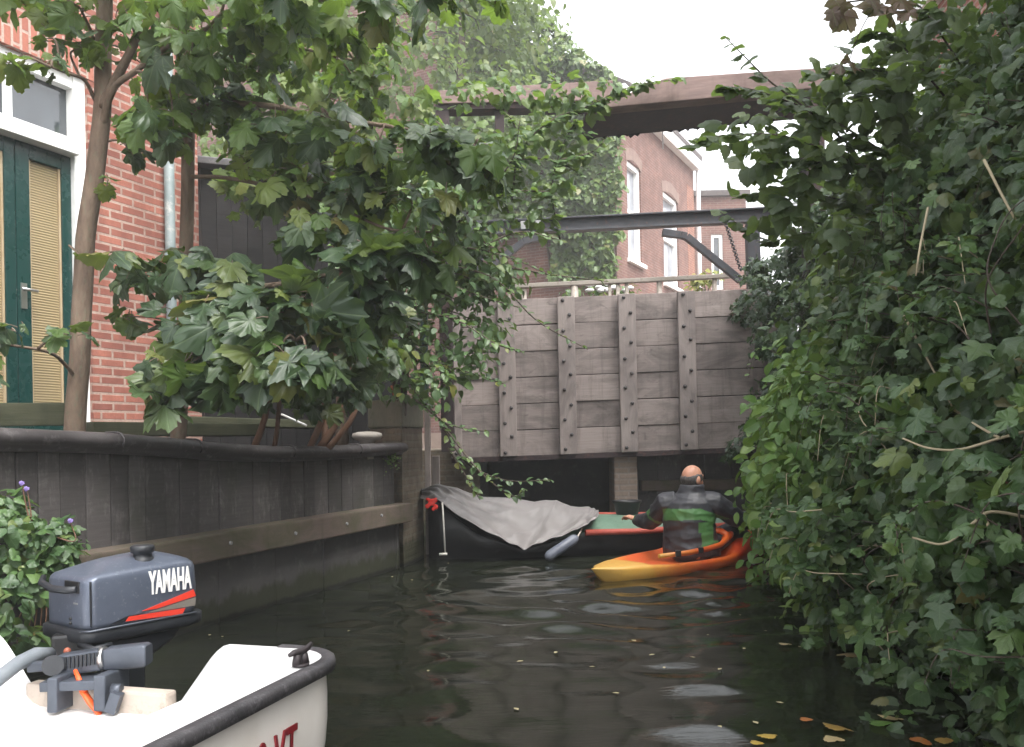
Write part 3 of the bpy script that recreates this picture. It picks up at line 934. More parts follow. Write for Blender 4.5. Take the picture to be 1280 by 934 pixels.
# ================================================================== HOUSES BEYOND
CX, CY = at(775, 548, 18.0).x, 18.0
FD = Vector((.461, .887, 0)); FNr = Vector((FD.y, -FD.x, 0))     # facade direction, outward normal (right/front)
GD = Vector((-FD.y, FD.x, 0))                                    # gable direction to the left
ih = empty('ivy_house', (CX, CY, 1.15), 'brown brick house with tall white sash windows and an ivy covered gable', 'house')
def fac(px, py, off=0):
    q = at(px, py, 1.0); d = Vector((q.x, 1.0, q.z-CAMH)); o = Vector((CX,CY,0)) + FNr*off
    k = (o.x*FNr.x+o.y*FNr.y)/(d.x*FNr.x+d.y*FNr.y)
    return Vector((d.x*k, k, CAMH+d.z*k))
def fp(s, z, off=0): return Vector((CX,CY,z)) + FD*s + FNr*off
def fs(P): return (P-Vector((CX,CY,0))).dot(FD)
Lf = fs(fac(868, 300)); zE = fac(775, 127).z
wins = []
for (x0,x1,yt,yb,arch) in ((784.5,801.5,193,331,1), (829.5,848,232,362,1)):
    P0, P1 = fac(x0, (yt+yb)/2), fac(x1, (yt+yb)/2)
    wins.append((fs(P0), fs(P1), fac(x1, yb).z, fac(x0, yt+6).z))
mb = MB()
def fpiece(s0,s1,z0,z1,th=.3):
    if s1-s0 < .005 or z1-z0 < .005: return
    c = [fp(s0,z0),fp(s1,z0),fp(s1,z1),fp(s0,z1)]; mb.hexa(c+[p-FNr*th for p in c])
cuts = [0] + [x for w in wins for x in w[:2]] + [Lf]
for i in range(0, len(cuts)-1, 2): fpiece(cuts[i], cuts[i+1], .9, zE)
for w in wins: fpiece(w[0], w[1], .9, w[2]); fpiece(w[0], w[1], w[3], zE)
# gable wall (ivy side) with sloping top
apex_s = 7.5
def gp(s, z, off=0): return Vector((CX,CY,z)) + GD*s + Vector((-GD.y*-1, 0, 0))*0 + (-FD)*off
c = [gp(.3,.9), gp(14,.9), gp(14,zE+4), gp(apex_s,zE+6.6), gp(.3,zE+.1)]
mb.prism(c, FD*.3)
mb.build('wall', M['brick_house'], ih, uv='box')
# cornice
mb = MB(); c = [fp(.0,zE,.18),fp(Lf,zE,.18),fp(Lf,zE+.22,.24),fp(.0,zE+.22,.24)]
mb.hexa(c+[p-FNr*.5 for p in c]); mb.build('cornice', M['white_paint'], ih, bevel=.01)
mb = MB(); c = [fp(.31,zE+.222,.25),fp(Lf,zE+.222,.25),fp(Lf,zE+3.6,-5.5),fp(.31,zE+3.6,-5.5)]
mb.hexa(c+[p+Vector((0,0,.12)) for p in c]); mb.build('roof', M['roof'], ih)
for (s0,s1,z0,z1) in wins:
    w = MB(); t = .07
    def fb(mbx, a,b,zz0,zz1,o0,o1):
        c = [fp(a,zz0,o1),fp(b,zz0,o1),fp(b,zz1,o1),fp(a,zz1,o1)]; mbx.hexa(c+[p-FNr*(o1-o0) for p in c])
    fb(w,s0,s0+t*1.5,z0,z1,-.2,-.04); fb(w,s1-t*1.5,s1,z0,z1,-.2,-.04); fb(w,s0+t*1.5,s1-t*1.5,z1-t*1.6,z1-.001,-.2,-.045); fb(w,s0+t*1.5,s1-t*1.5,z0+.001,z0+t,-.2,-.045)
    fb(w,s0+t*1.5,s1-t*1.5,(z0+z1)/2-.04,(z0+z1)/2+.04,-.18,-.06)
    wo = w.build('window', M['white_paint'], ih, bevel=.006)
    g = MB(); fb(g, s0+t*1.5,s1-t*1.5,z0+t,z1-t*1.6,-.15,-.13); g.build('pane', M['glass2'], wo)
    sl = MB(); fb(sl, s0-.08,s1+.08,z0-.09,z0-.004,-.1,.09); sl.build('sill', M['white_paint'], wo, bevel=.006)
    ar = MB()
    n = 9
    top = [fp(s0-.12+(s1-s0+.24)*i/n, z1+.02+.13*math.sin(PI*i/n)+.16, .006) for i in range(n+1)]
    bot = [fp(s0-.05+(s1-s0+.1)*i/n, z1-.06+.11*math.sin(PI*i/n), .006) for i in range(n+1)]
    for i in range(n):
        c = [bot[i],bot[i+1],top[i+1],top[i]]; ar.hexa([*c]+[p-FNr*.03 for p in c])
    ar.build('arch', M['brick_far'], wo)
# orange brick strip and downpipe at the facade end
mb = MB(); c = [fp(Lf-.62,.9,.004),fp(Lf-.0,.9,.004),fp(Lf,zE-.5,.004),fp(Lf-.62,zE-.5,.004)]
mb.hexa(c+[p-FNr*.1 for p in c]); mb.build('brick_pilaster', brick('orange_brick', (.28,.11,.07), (.22,.085,.055), (.3,.22,.18), .21, .062, .011), ih, uv='box')
mb = MB(); mb.tube([fp(Lf+.08,.9,.1), fp(Lf+.08,zE+.1,.1)], .06, 10); mb.build('downpipe', M['zinc2'], ih)
# dormer behind the cornice
dm = MB(); q = fac(833, 178)
s_ = fs(fac(826,180)); c = [fp(s_,zE+.3,-.7),fp(s_+1.1,zE+.3,-.7),fp(s_+1.1,zE+1.5,-.7),fp(s_,zE+1.5,-.7)]
dm.hexa(c+[p-FNr*1.5 for p in c]); dmo = dm.build('dormer', M['brick_house'], ih, uv='box')
dw = MB(); c = [fp(s_+.15,zE+.4,-.68),fp(s_+.95,zE+.4,-.68),fp(s_+.95,zE+1.3,-.68),fp(s_+.15,zE+1.3,-.68)]
dw.hexa(c+[p-FNr*.1 for p in c]); dw.build('pane', M['glass2'], dmo)
# aerial
an = MB(); a = at(827, 96, 19.5); b = at(827, 40, 19.5); an.tube([Vector((a.x,a.y,a.z-1.6)), b], .018, 6)
for k, ww in enumerate((.18,.14,.1)): an.beam(b+Vector((-ww,0,-.03-.09*k)), b+Vector((ww,0,-.03-.09*k)), .015, .015)
an.build('aerial', M['galv'], ih)

# second house further along
sh2 = empty('far_house', (at(905, 548, 24).x, 24.2, 1.15), 'far plain brick house with one white window beyond the ivy covered house', 'house')
Y2 = 24.2
a, b = at(866, 300, Y2), at(931, 300, Y2)
zt2 = at(880, 246, Y2).z
wa, wb = at(889.5, 330, Y2), at(904, 330, Y2); wz1, wz0 = at(897, 293, Y2).z, at(897, 362, Y2).z
mb = MB()
mb.box(a.x-1, wa.x, Y2, Y2+.3, .9, zt2); mb.box(wb.x, b.x+.05, Y2, Y2+.3, .9, zt2); mb.box(wa.x, wb.x, Y2, Y2+.3, .9, wz0); mb.box(wa.x, wb.x, Y2, Y2+.3, wz1, zt2)
mb.box(b.x-.25, b.x+.05, Y2+.302, Y2+6, .9, zt2)
mb.build('wall', M['brick_far'], sh2, uv='box')
mb = MB(); mb.prism([(a.x-1,Y2-.1,zt2+.002),(b.x+.15,Y2-.1,zt2+.002),(b.x+.15,Y2+6,zt2+.002),(a.x-1,Y2+6,zt2+.002)], (0,0,.15)); mb.build('roof', M['roof'], sh2)
w = MB()
for x0,x1,z0_,z1_ in ((wa.x,wa.x+.07,wz0,wz1),(wb.x-.1,wb.x,wz0,wz1),(wa.x+.07,wb.x-.1,wz0+.001,wz0+.12),(wa.x+.07,wb.x-.1,wz1-.09,wz1-.001),(wa.x+.07,wb.x-.1,(wz0+wz1)/2-.05,(wz0+wz1)/2+.05)):
    w.box(x0,x1,Y2+.03,Y2+.12,z0_,z1_)
wo = w.build('window', M['white_paint'], sh2)
g = MB(); g.box(wa.x+.07,wb.x-.1,Y2+.08,Y2+.1,wz0+.12,wz1-.09); g.build('pane', M['glass'], wo)

# brick house behind the right hedge
rh = empty('neighbour_house', (3.9, 5, .3), 'brick house with white eaves glimpsed through the creeper at top right', 'house')
r0, r1 = Vector((4.35, 9.0, .25)), Vector((3.3, -2.0, .25))
mb = MB(); zr = at(1158, 20, 9.0).z
hN = Vector((-(r0.y-r1.y), (r0.x-r1.x), 0)).normalized()
c = [r1, r0, Vector((r0.x,r0.y,zr)), Vector((r1.x,r1.y,zr))]
mb.hexa(c+[p-hN*.3 for p in c])
c = [r0-hN*.3, r0-hN*5, Vector((r0.x,r0.y,zr))-hN*5, Vector((r0.x,r0.y,zr))-hN*.3]
mb.hexa(c+[p-Vector((0,.3,0)) for p in c])
mb.build('wall', M['brick_left'], rh, uv='box')
mb = MB(); c = [r1+hN*.14, r0+hN*.14+Vector((0,.12,0)), r0-hN*5+Vector((0,.25,0)), r1-hN*5]
mb.prism([Vector((p.x,p.y,zr+.002)) for p in c], (0,0,.22)); mb.build('eaves', M['white_paint'], rh, bevel=.01)
mb = MB(); mb.prism([Vector((p.x,p.y,zr+.226)) for p in c], (0,0,.1)); mb.build('roof', M['roof'], rh)
# ================================================================== WHITE BOAT
BO = Vector((-1.212, 2.602, 0)); BX = Vector((.958, -.285, 0)).normalized(); BYv = Vector((-BX.y*-1, 0, 0))
BYv = Vector((-.285, -.958, 0)).normalized()
def bp(x, y, z): return BO + BX*x + BYv*y + Vector((0,0,z))
def sm(a, b, x):
    t = min(1, max(0, (x-a)/(b-a))); return t*t*(3-2*t)
def bw_(y):
    w = .78
    if y < .14: w = .78-.14+math.sqrt(max(0, .14**2-(.14-y)**2))
    if y > 1.9: w *= max(.02, 1-((y-1.9)/2.1)**2.3)
    return w
def bz(x, y):
    zg = .445 + .10*sm(1.0, 3.9, y)
    a = abs(x)
    sh_ = .5*min(y, .45)
    base = .235 + (zg-.235)*sm(.20+sh_,.43+sh_,a)
    wy = sm(.34,.43,y)*(1-sm(2.7,3.0,y)); wx = 1-sm(.24,.33,a)
    z = base - (base-.05)*wy*wx
    if y > 2.7: z = z + (zg-z)*sm(2.7,3.0,y)
    # rounded outer edge
    return z
wb = empty('polyester_boat', bp(0, 1.9, 0), 'white polyester boat with black rubbing strake and red registration letters', 'boat')
paint = NT('white_gelcoat')
n_ = paint.noise(paint.tc(), 4, 5, .65); n2_ = paint.noise(paint.tc(), 30, 4, .7)
pc = paint.mix(paint.ramp(n_, [(.4,0),(.7,.5)]), (.78,.775,.77), (.68,.665,.65))
pc = paint.mix(paint.ramp(n2_, [(.62,0),(.75,.25)]), pc, (.5,.46,.42))
M['gelcoat'] = paint.done(paint.principled(pc, .3, None, 0, .5))
hp_ = NT('hull_gelcoat')
n_ = hp_.noise(hp_.mapping(hp_.tc(), (1,1,.5)), 5, 5, .65)
pc = hp_.mix(hp_.ramp(n_, [(.4,0),(.7,.6)]), (.70,.66,.62), (.58,.53,.48))
M['hullpaint'] = hp_.done(hp_.principled(pc, .35, None, 0, .5))
ys = sorted(set([0,.01,.025,.05,.08,.11,.14] + list(np.linspace(.14,.6,24)) + list(np.linspace(.6,2.6,24)) + list(np.linspace(2.6,3.98,26))))
ts = np.linspace(-1, 1, 61)
P = [[bp(t*(bw_(y)-.004), y, bz(t*bw_(y)*1.0, y)) for t in ts] for y in ys]
MB().grid(P).build('deck', M['gelcoat'], wb)
# hull skin: right side, stern and left side
def hullx(w, z, zg):
    k = (zg - z)/(zg+.2)
    return w - .012*math.sin(min(1,k*1.4)*PI)*0 + .012*math.sin(PI*min(1,k)) - .20*max(0,k)**2.6
prof_z = [0,.06,.14,.24,.34,.46,.6,.72,.84,.94,1.0]
rings = []
path = [( bw_(y), y) for y in reversed(ys)] + [(x, 0.0) for x in np.linspace(.62, -.62, 21)] + [(-bw_(y), y) for y in ys]
for (x, y) in path:
    ring = []
    zg = bz(x, y) if y < .001 else .445 + .10*sm(1.0,3.9,y)
    for k in prof_z:
        z = zg + (-.2-zg)*k
        inn = .014*math.sin(PI*min(1,k*1.1)) - .20*k**2.4
        w0 = abs(x)
        sx = (1 if x > 0 else -1)
        edge = sm(0, .14, y)
        nx = x + sx*inn*(1 if w0 > .55 else w0/.55)
        ny = y - (inn*.5)*(1-edge)
        if y > 2.2: ny = y + inn*sm(2.2,3.9,y)*1.2
        ring.append(bp(nx, ny, z))
    rings.append(ring)
MB().loft(rings, cap=False, closed=False).build('hull', M['hullpaint'], wb)
# rubbing strake
def strake(side, y1):
    pts = [(side*bw_(y), y, .445 + .10*sm(1.0,3.9,y)) for y in reversed(ys) if y <= 3.9]
    pts += [(side*x, 0, .445) for x in np.linspace(.63, .58, 6)]
    pr = [(-.008,.003),(.018,.004),(.026,.000),(.028,-.008),(.026,-.028),(.008,-.034),(-.008,-.034)]
    R = []
    for i, (x, y, z) in enumerate(pts):
        a = Vector(pts[max(0,i-1)]); b = Vector(pts[min(len(pts)-1,i+1)]); d = (b-a); 
        nrm = Vector((d.y, -d.x, 0)).normalized()
        if nrm.x*side < 0 and y > .01: nrm = -nrm
        if y <= .01: nrm = Vector((0,-1,0)) if i > len(pts)-7 else Vector((side*.5,-.86,0))
        R.append([bp(x+nrm.x*o, y+nrm.y*o, z+h) for o, h in pr])
    return R
mb = MB(); mb.loft(strake(1, 0)); mb.loft(strake(-1, 0))
M['rubber'] = weathered('black_rubber_strake', (.035,.033,.036), (.075,.07,.074), (.16,.15,.16), 14, .65, .6, 110, .004)
mb.build('rub_rail', M['rubber'], wb)
# transom board inside the cut-out
mb = MB(); mb.hexa([bp(-.27,.030,.18),bp(.23,.030,.18),bp(.23,.030,.300),bp(-.27,.030,.300),bp(-.27,-.022,.18),bp(.23,-.022,.18),bp(.23,-.022,.300),bp(-.27,-.022,.300)])
mb.build('transom_board', weathered('worn_beige_transom', (.42,.35,.29), (.5,.43,.37), (.3,.25,.2), 8, .6), wb, bevel=.01)
# cleat
cl = MB(); c = gat(376, 832, .448)
dx = (Vector((.6,.8,0))).normalized(); dyv = Vector((-dx.y, dx.x, 0))
cl.tube([c, c+Vector((0,0,.006))], [.022,.020], 12)
cl.tube([c-dx*.012+Vector((0,0,.004)), c-dx*.010+Vector((0,0,.03))], [.013,.010], 8); cl.tube([c+dx*.012+Vector((0,0,.004)), c+dx*.010+Vector((0,0,.03))], [.013,.010], 8)
cl.tube([c-dx*.036+Vector((0,0,.032)), c-dx*.02+Vector((0,0,.036)), c+Vector((0,0,.034)), c+dx*.022+Vector((0,0,.040)), c+dx*.036+Vector((0,0,.050))], [.005,.008,.010,.008,.005], 8)
cl.build('cleat', plain('dark_bronze', (.035,.028,.03), .5, metal=.3), wb)
mb = MB(); q = bp(.48,.42,bz(.48,.42)); mb.ball(q, (.006,.006,.003), 8, 5); mb.build('screw', M['bolt'], wb)

def text_mesh(body, size, extrude, offset, mat, name, parent, org, ux, uy, sx=1.0, shear=0.0, align='LEFT', space=1.0):
    cu = bpy.data.curves.new('t', 'FONT'); cu.body = body; cu.size = size; cu.extrude = extrude; cu.offset = offset
    cu.align_x = align; cu.resolution_u = 6; cu.space_character = space; cu.shear = shear
    o = bpy.data.objects.new('t', cu); COL.objects.link(o)
    dg = bpy.context.evaluated_depsgraph_get(); dg.update()
    me = bpy.data.meshes.new_from_object(o.evaluated_get(dg)); bpy.data.objects.remove(o)
    me.name = name; ux = Vector(ux).normalized(); uy = Vector(uy).normalized(); nz = ux.cross(uy)
    for v in me.vertices: c = v.co.copy(); v.co = Vector(org) + ux*(c.x*sx) + uy*c.y + nz*c.z
    me.materials.clear(); me.materials.append(mat)
    return link(name, me, parent)
M['red_letter'] = plain('dark_red_lettering', (.20,.012,.018), .5)
ztop_ = .335; zb_ = .238
def hx(z): 
    k = (.445-z)/.645
    return .78 + .014*math.sin(PI*min(1,k*1.1)) - .20*k**2.4
ta, tb_ = bp(hx(zb_)+.004, .262, zb_), bp(hx(ztop_)+.004, .262, ztop_)
text_mesh('00 VT', .135, .002, .002, M['red_letter'], 'registration_lettering', wb, ta, -BYv, (tb_-ta), sx=.58, align='RIGHT', space=1.12)

# ================================================================== OUTBOARD MOTOR
EP = Vector((-1.337, 2.75, 0)); ea = Vector((.595, .804, 0)).normalized(); eb = Vector((-ea.y, ea.x, 0))
EL, EW = .405, .27
def ep(a, b, z): return EP + ea*a + eb*b + Vector((0,0,z))
om = empty('outboard_motor', ep(.2,.13,.3), 'blue grey outboard motor with white lettering and red stripes on the boat transom', 'outboard motor')
def rrect(a0, a1, b0, b1, r1, r2, n=7):
    """rounded rectangle, r1 = radius at the front (a0) corners, r2 at the rear"""
    out = []; lim = .49*min(a1-a0, b1-b0); r1 = min(r1, lim); r2 = min(r2, lim)
    for (ca, cb, r, st) in ((a1-r2, b1-r2, r2, 0), (a0+r1, b1-r1, r1, 90), (a0+r1, b0+r1, r1, 180), (a1-r2, b0+r2, r2, 270)):
        for k in range(n):
            t = math.radians(st + 90*k/(n-1)); out.append((ca+r*math.cos(t), cb+r*math.sin(t)))
    return out
cow = NT('cowl_paint')
n1 = cow.noise(cow.tc(), 5, 5, .7); n2 = cow.noise(cow.mapping(cow.tc(), (1,1,1)), 55, 4, .75)
pc = cow.mix(cow.ramp(n1, [(.3,0),(.62,1)]), (.075,.090,.122), (.098,.112,.148))
pc = cow.mix(cow.ramp(n2, [(.58,0),(.70,.6)]), pc, (.22,.23,.26))
M['cowl'] = cow.done(cow.principled(pc, cow.math('ADD', cow.math('MULTIPLY', n1, .25), .2), cow.bump(n2, .05, .002), .25, .5))
M['cowl_dark'] = plain('dark_motor_plastic', (.016,.018,.022), .45, var=.25, bump=.1)
M['motor_grey'] = plain('motor_grey_metal', (.075,.085,.105), .4, metal=.4, var=.25, bump=.1)
rings = []
for z, ins, sl in ((.433,0,0),(.45,.0,0),(.52,.0,0),(.588,.001,0),(.602,.004,.1),(.613,.012,.3),(.622,.026,.6),(.634,.050,.9),(.644,.074,1),(.650,.098,1),(.652,.118,1)):
    ring = []
    for (a, b) in rrect(ins*1.1, EL-ins*1.2, ins, EW-ins, .035+ins*.15, .06+ins*.1):
        # roof line: lower at the front, crown behind the middle
        dz = -.028*sl*(1-a/EL)**1.5 - .014*(1-sl)*max(0,(.15-a))/.15*(1 if z > .58 else 0)
        bulge = .010*math.sin(PI*min(1,max(0,(z-.433)/.19)))
        aa = a + (a/EL)*bulge*.8
        ring.append(ep(aa, b, z+dz))
    rings.append(ring)
cw = MB().loft(rings).build('cowling', M['cowl'], om)
for p_ in cw.data.polygons: p_.use_smooth = True
# seam between front cover and side
mb = MB(); mb.beam(ep(.012,-.0005,.445), ep(.012,-.0005,.585), .006, .004, ea); mb.build('seam', M['cowl_dark'], cw)
rings = [[ep(a,b,z) for a,b in rrect(-o, EL+o*1.3, -o, EW+o, .04, .065)] for z,o in ((.385,.000),(.392,.012),(.398,.016),(.428,.016),(.4325,.011))]
MB().loft(rings).build('lower_rim', M['cowl_dark'], om)
mb = MB(); mb.tube([ep(-.017,.01,.4325), ep(.0,-.016,.4325), ep(.2,-.0172,.4325), ep(EL-.03,-.0172,.4325)], .004, 6); mb.build('rim_trim', M['motor_grey'], om)
rings = [[ep(a,b,z) for a,b in rrect(.03, EL-o, .02, EW-.02, .04, .06)] for z,o in ((.30,.16),(.34,.08),(.386,.03))]
MB().loft(rings).build('lower_pan', M['cowl_dark'], om)
# pull handle in its recess
mb = MB(); fr0 = [ep(-.0025,.045,.545), ep(-.0025,.135,.545), ep(-.0025,.135,.582), ep(-.0025,.045,.582)]
mb.hexa(fr0+[p+ea*.02 for p in fr0]); mb.build('handle_recess', M['blackmetal'], om, bevel=.003)
mb = MB(); mb.tube([ep(-.006,.05,.560), ep(-.022,.09,.556), ep(-.035,.15,.558), ep(-.034,.22,.572), ep(-.01,.255,.585)], [.010,.012,.012,.011,.009], 8); mb.build('pull_handle', M['cowl_dark'], om)
for z in (.462, .448):
    mb = MB(); mb.ball(ep(-.001,.10,z), .006, 8, 6); mb.build('screw', M['blackmetal'], om)
mb = MB(); q = [ep(-.0015,.055,.510), ep(-.0015,.082,.510), ep(-.0015,.082,.515), ep(-.0015,.055,.515)]
mb.hexa(q+[p+ea*.002 for p in q]); mb.build('small_plate', M['galv'], om)
# knob on top
c = at(178, 690, 2.98)
mb = MB(); mb.lathe([(.036,-.035),(.036,-.01),(.03,-.006),(.03,.008),(.038,.012),(.040,.03),(.034,.036),(.005,.038)], (c.x,c.y,c.z-.012), 20)
mb.build('fuel_cap', M['cowl_dark'], om)
# lettering and stripes on the flat flank
def flank(px, py, off):
    q = at(px, py, 1.0); d = Vector((q.x, 1.0, q.z-CAMH)); o = EP - eb*off
    k = (o.x*eb.x + o.y*eb.y)/(d.x*eb.x+d.y*eb.y)
    return Vector((d.x*k, k, CAMH+d.z*k))
M['white_letter'] = plain('white_lettering', (.75,.74,.72), .45)
M['stripe_red'] = plain('red_stripe', (.62,.045,.025), .4)
M['stripe_grey'] = plain('grey_brown_stripe', (.16,.14,.12), .45)
ta = flank(187, 742.5, .003); tb_ = flank(239.5, 735, .003); tz = flank(187, 715, .003).z
hgt = tz - ta.z; wd = (Vector((tb_.x,tb_.y,0))-Vector((ta.x,ta.y,0))).length
sz = hgt/.70
tm = text_mesh('YAMAHA', sz, .0012, .0035*sz/.1, M['white_letter'], 'lettering', om, ta, ea, (0,0,1), sx=1.0, space=1.0)
xs_ = [ (v.co-ta).dot(ea) for v in tm.data.vertices]; k_ = wd/max(xs_)
for v in tm.data.vertices:
    a = (v.co-ta).dot(ea); v.co += ea*(a*k_-a)
for pts, mat, nm, off in (([(178,764),(242,737),(245,745),(196,761)], 'stripe_red', 'red_stripe', .003), ([(197,762),(245,746.5),(244,757),(186,766)], 'stripe_grey', 'grey_stripe', .0035),
                     ([(161,771),(232,760),(228,767.5),(157,777)], 'stripe_red', 'red_stripe', .003), ([(136,782),(180,766),(158,771),(152,779)], 'cowl_dark', 'black_stripe', .0025)):
    mb = MB(); mb.prism([flank(x,y,off) for x,y in pts], eb*(off-.0005)); mb.build(nm, M[mat], om)
# tiller arm, below the cowl towards the boat
TY = 2.62
mb = MB(); mb.beam(at(36,834,TY), at(76,830,TY), .03, .030); mb.beam(at(76,831,TY), at(129,823,TY), .05, .062); 
tl = mb.build('tiller_arm', M['motor_grey'], om, bevel=.006)
mb = MB(); mb.tube([at(66,832,TY-.05), at(66,832,TY+.02)], .030, 14); mb.build('pivot', M['cowl_dark'], tl)
mb = MB()
for i in range(9):
    x = 82+i*5; mb.beam(at(x,836.5-i*.8,TY-.028), at(x,822-i*.8,TY-.028), .006, .006, (0,1,0))
mb.build('ribs', M['cowl_dark'], tl)
mb = MB(); mb.tube([at(127,823.5,TY), at(133,822.5,TY)], .034, 14); mb.build('clamp_ring', M['chrome'], tl)
rg = []
for x, y, h in ((132,823,.028),(136,822.5,.032),(165,820,.034),(182,818.5,.034),(186.5,818,.028)):
    c = at(x,y,TY); rg.append([c+Vector((0,.026*a_,h*b_)) for a_,b_ in ((-1,-.8),(-.8,-1),(.8,-1),(1,-.8),(1,.8),(.8,1),(-.8,1),(-1,.8))])
MB().loft(rg).build('tiller_grip', M['motor_grey'], tl)
# engine guts between pan and bracket
mb = MB(); mb.beam(at(70,806,2.84), at(138,800,2.88), .12, .08); mb.build('powerhead', M['blackmetal'], om, bevel=.01)
mb = MB()
mb.ball(at(84,814,2.70), .011, 10, 8); mb.build('fitting', plain('copper_fitting', (.30,.08,.04), .5), om)
mb = MB(); mb.tube([at(100,806,2.76), at(118,812,2.72), at(140,806,2.76)], .010, 8); mb.build('cable', M['cowl_dark'], om)
# clamp bracket on the transom
Bk = 2.53
for x0, x1, y0, y1 in ((58,71,848,892),(116,131,845,890)):
    mb = MB(); f4 = [at(x0,y1,Bk), at(x1,y1,Bk), at(x1,y0,Bk), at(x0,y0,Bk)]; mb.hexa(f4+[p+Vector((.02,.12,0)) for p in f4]); mb.build('clamp_bracket', M['motor_grey'], om, bevel=.006)
mb = MB(); mb.beam(at(60,854,Bk+.06), at(131,851,Bk+.06), .10, .028); mb.build('bracket_bar', M['motor_grey'], om, bevel=.004)
mb = MB(); mb.beam(at(139,890,Bk), at(147,866,Bk), .03, .03, (0,1,0)); mb.tube([at(140,862,Bk+.02), at(152,862,Bk+.02)], .017, 8); mb.build('clamp_screw', M['motor_grey'], om)
q = bp(-.06, -.14, 0)
mb = MB(); mb.hexa([q+BX*-.05+BYv*.06+Vector((0,0,-.5)), q+BX*.05+BYv*.06+Vector((0,0,-.5)), q+BX*.05+BYv*.06+Vector((0,0,.36)), q+BX*-.05+BYv*.06+Vector((0,0,.36)),
   q+BX*-.03-BYv*.06+Vector((0,0,-.5)), q+BX*.03-BYv*.06+Vector((0,0,-.5)), q+BX*.04-BYv*.06+Vector((0,0,.36)), q+BX*-.04-BYv*.06+Vector((0,0,.36))])
mb.build('drive_leg', M['cowl_dark'], om, bevel=.015)
# orange kill cord and grey fuel hose
mb = MB(); mb.tube([at(94,838,2.58), at(99,850,2.56), at(105,866,2.555)], [.006,.008,.012], 8); mb.tube([at(104,864,2.555), at(113,878,2.55), at(122,889,2.545), at(127,899,2.54)], [.013,.014,.013,.010], 8, ell=.5)
mb.build('kill_cord', plain('orange_cord', (.75,.10,.02), .5), om)
mb = MB(); mb.tube([at(-70,920,2.3), at(-30,872,2.4), at(0,847,2.5), at(22,830,2.58), at(46,818,2.66), at(62,818,2.72)], .022, 10)
mb.build('hose', weathered('grey_hose', (.16,.18,.20), (.22,.24,.26), None, 10, .5, .1), om)

# ================================================================== KAYAK
KS = Vector((.545, 6.22, 0)); KD = Vector((.70, .714, 0)).normalized(); KN = Vector((KD.y, -KD.x, 0)); KL = 2.45
def kp(s, o, z): return KS + KD*(s*KL) + KN*o + Vector((0,0,z))
ky = empty('kayak', kp(.45,0,0), 'yellow and orange plastic kayak nosing into the overgrown bank', 'kayak')
kt = NT('kayak_plastic')
sp_ = kt.n('ShaderNodeSeparateXYZ', {0: kt.tc()})
al = kt.math('MULTIPLY', kt.math('ADD', kt.math('MULTIPLY', kt.math('SUBTRACT', sp_.outputs[0], KS.x), KD.x), kt.math('MULTIPLY', kt.math('SUBTRACT', sp_.outputs[1], KS.y), KD.y)), 1/KL)
nn_ = kt.noise(kt.tc(), 3.2, 4, .55, .8)
al2 = kt.math('ADD', al, kt.math('MULTIPLY', kt.math('SUBTRACT', nn_, .5), .30))
kc = kt.ramp(al2, [(.0,(.56,.34,.075)),(.17,(.56,.30,.06)),(.27,(.56,.17,.035)),(.36,(.52,.085,.025)),(.5,(.66,.12,.015)),(.62,(.55,.05,.012)),(.8,(.66,.10,.015)),(1,(.7,.3,.03))])
n3 = kt.noise(kt.tc(), 40, 4, .7)
kc = kt.mix(kt.ramp(n3, [(.55,0),(.75,.3)]), kc, (.25,.09,.03))
M['kayak'] = kt.done(kt.principled(kc, .38, kt.bump(n3, .05, .002), 0, .5))
rings = []
for s in np.linspace(0, 1, 45):
    w = .36*(math.sin(PI*min(1,max(0,s*.95+.025)))**.85) * min(1, .12 + s*14)
    zk = -.09 + .10*abs(2*s-1)**6
    zd = .098 + .028*sm(.0,.3,s) + .105*sm(.52,.72,s) - .07*sm(.8,1,s)
    zs = .055 + .03*abs(2*s-1)**2 + .06*sm(.5,.75,s)
    ring = []
    for k in range(24):
        t = 2*PI*k/24; cx = math.cos(t); sy = math.sin(t)
        o = w*math.copysign(abs(cx)**.75, cx)
        z = zs + ((zd-zs)*abs(sy)**.8 if sy > 0 else (zk-zs)*abs(sy)**.9)
        if sy > .2 and .16 < s < .62:      # seat well
            z -= .10*sm(.2,.8,sy)*sm(.16,.26,s)*(1-sm(.54,.62,s))*sm(0,.35,1-abs(cx))
        rk = max(0, 1-s/.10)*.10*(zd-z)/max(.01, zd-zk)
        ring.append(kp(s + rk/KL, o, z))
    rings.append(ring)
MB().loft(rings).build('hull', M['kayak'], ky)
mb = MB(); 
mb.tube([kp(.22,.20,.145), kp(.32,.285,.15), kp(.42,.305,.158), kp(.5,.30,.17), kp(.545,.285,.20), kp(.565,.26,.235), kp(.555,.215,.265), kp(.53,.19,.270)], [.016,.02,.021,.021,.024,.026,.026,.02], 10)
mb.tube([kp(.545,.275,.20), kp(.60,.24,.225), kp(.66,.18,.245)], [.03,.03,.02], 10)
mb.build('coaming', M['kayak'], ky)
for s in (.27, .375):
    mb = MB(); c = kp(s,.285 if s < .3 else .315,.165); mb.box(-.02,.02,-.02,.02,-.03,.018, Matrix.Translation(c)); mb.build('fitting', M['blackmetal'], ky, bevel=.006)

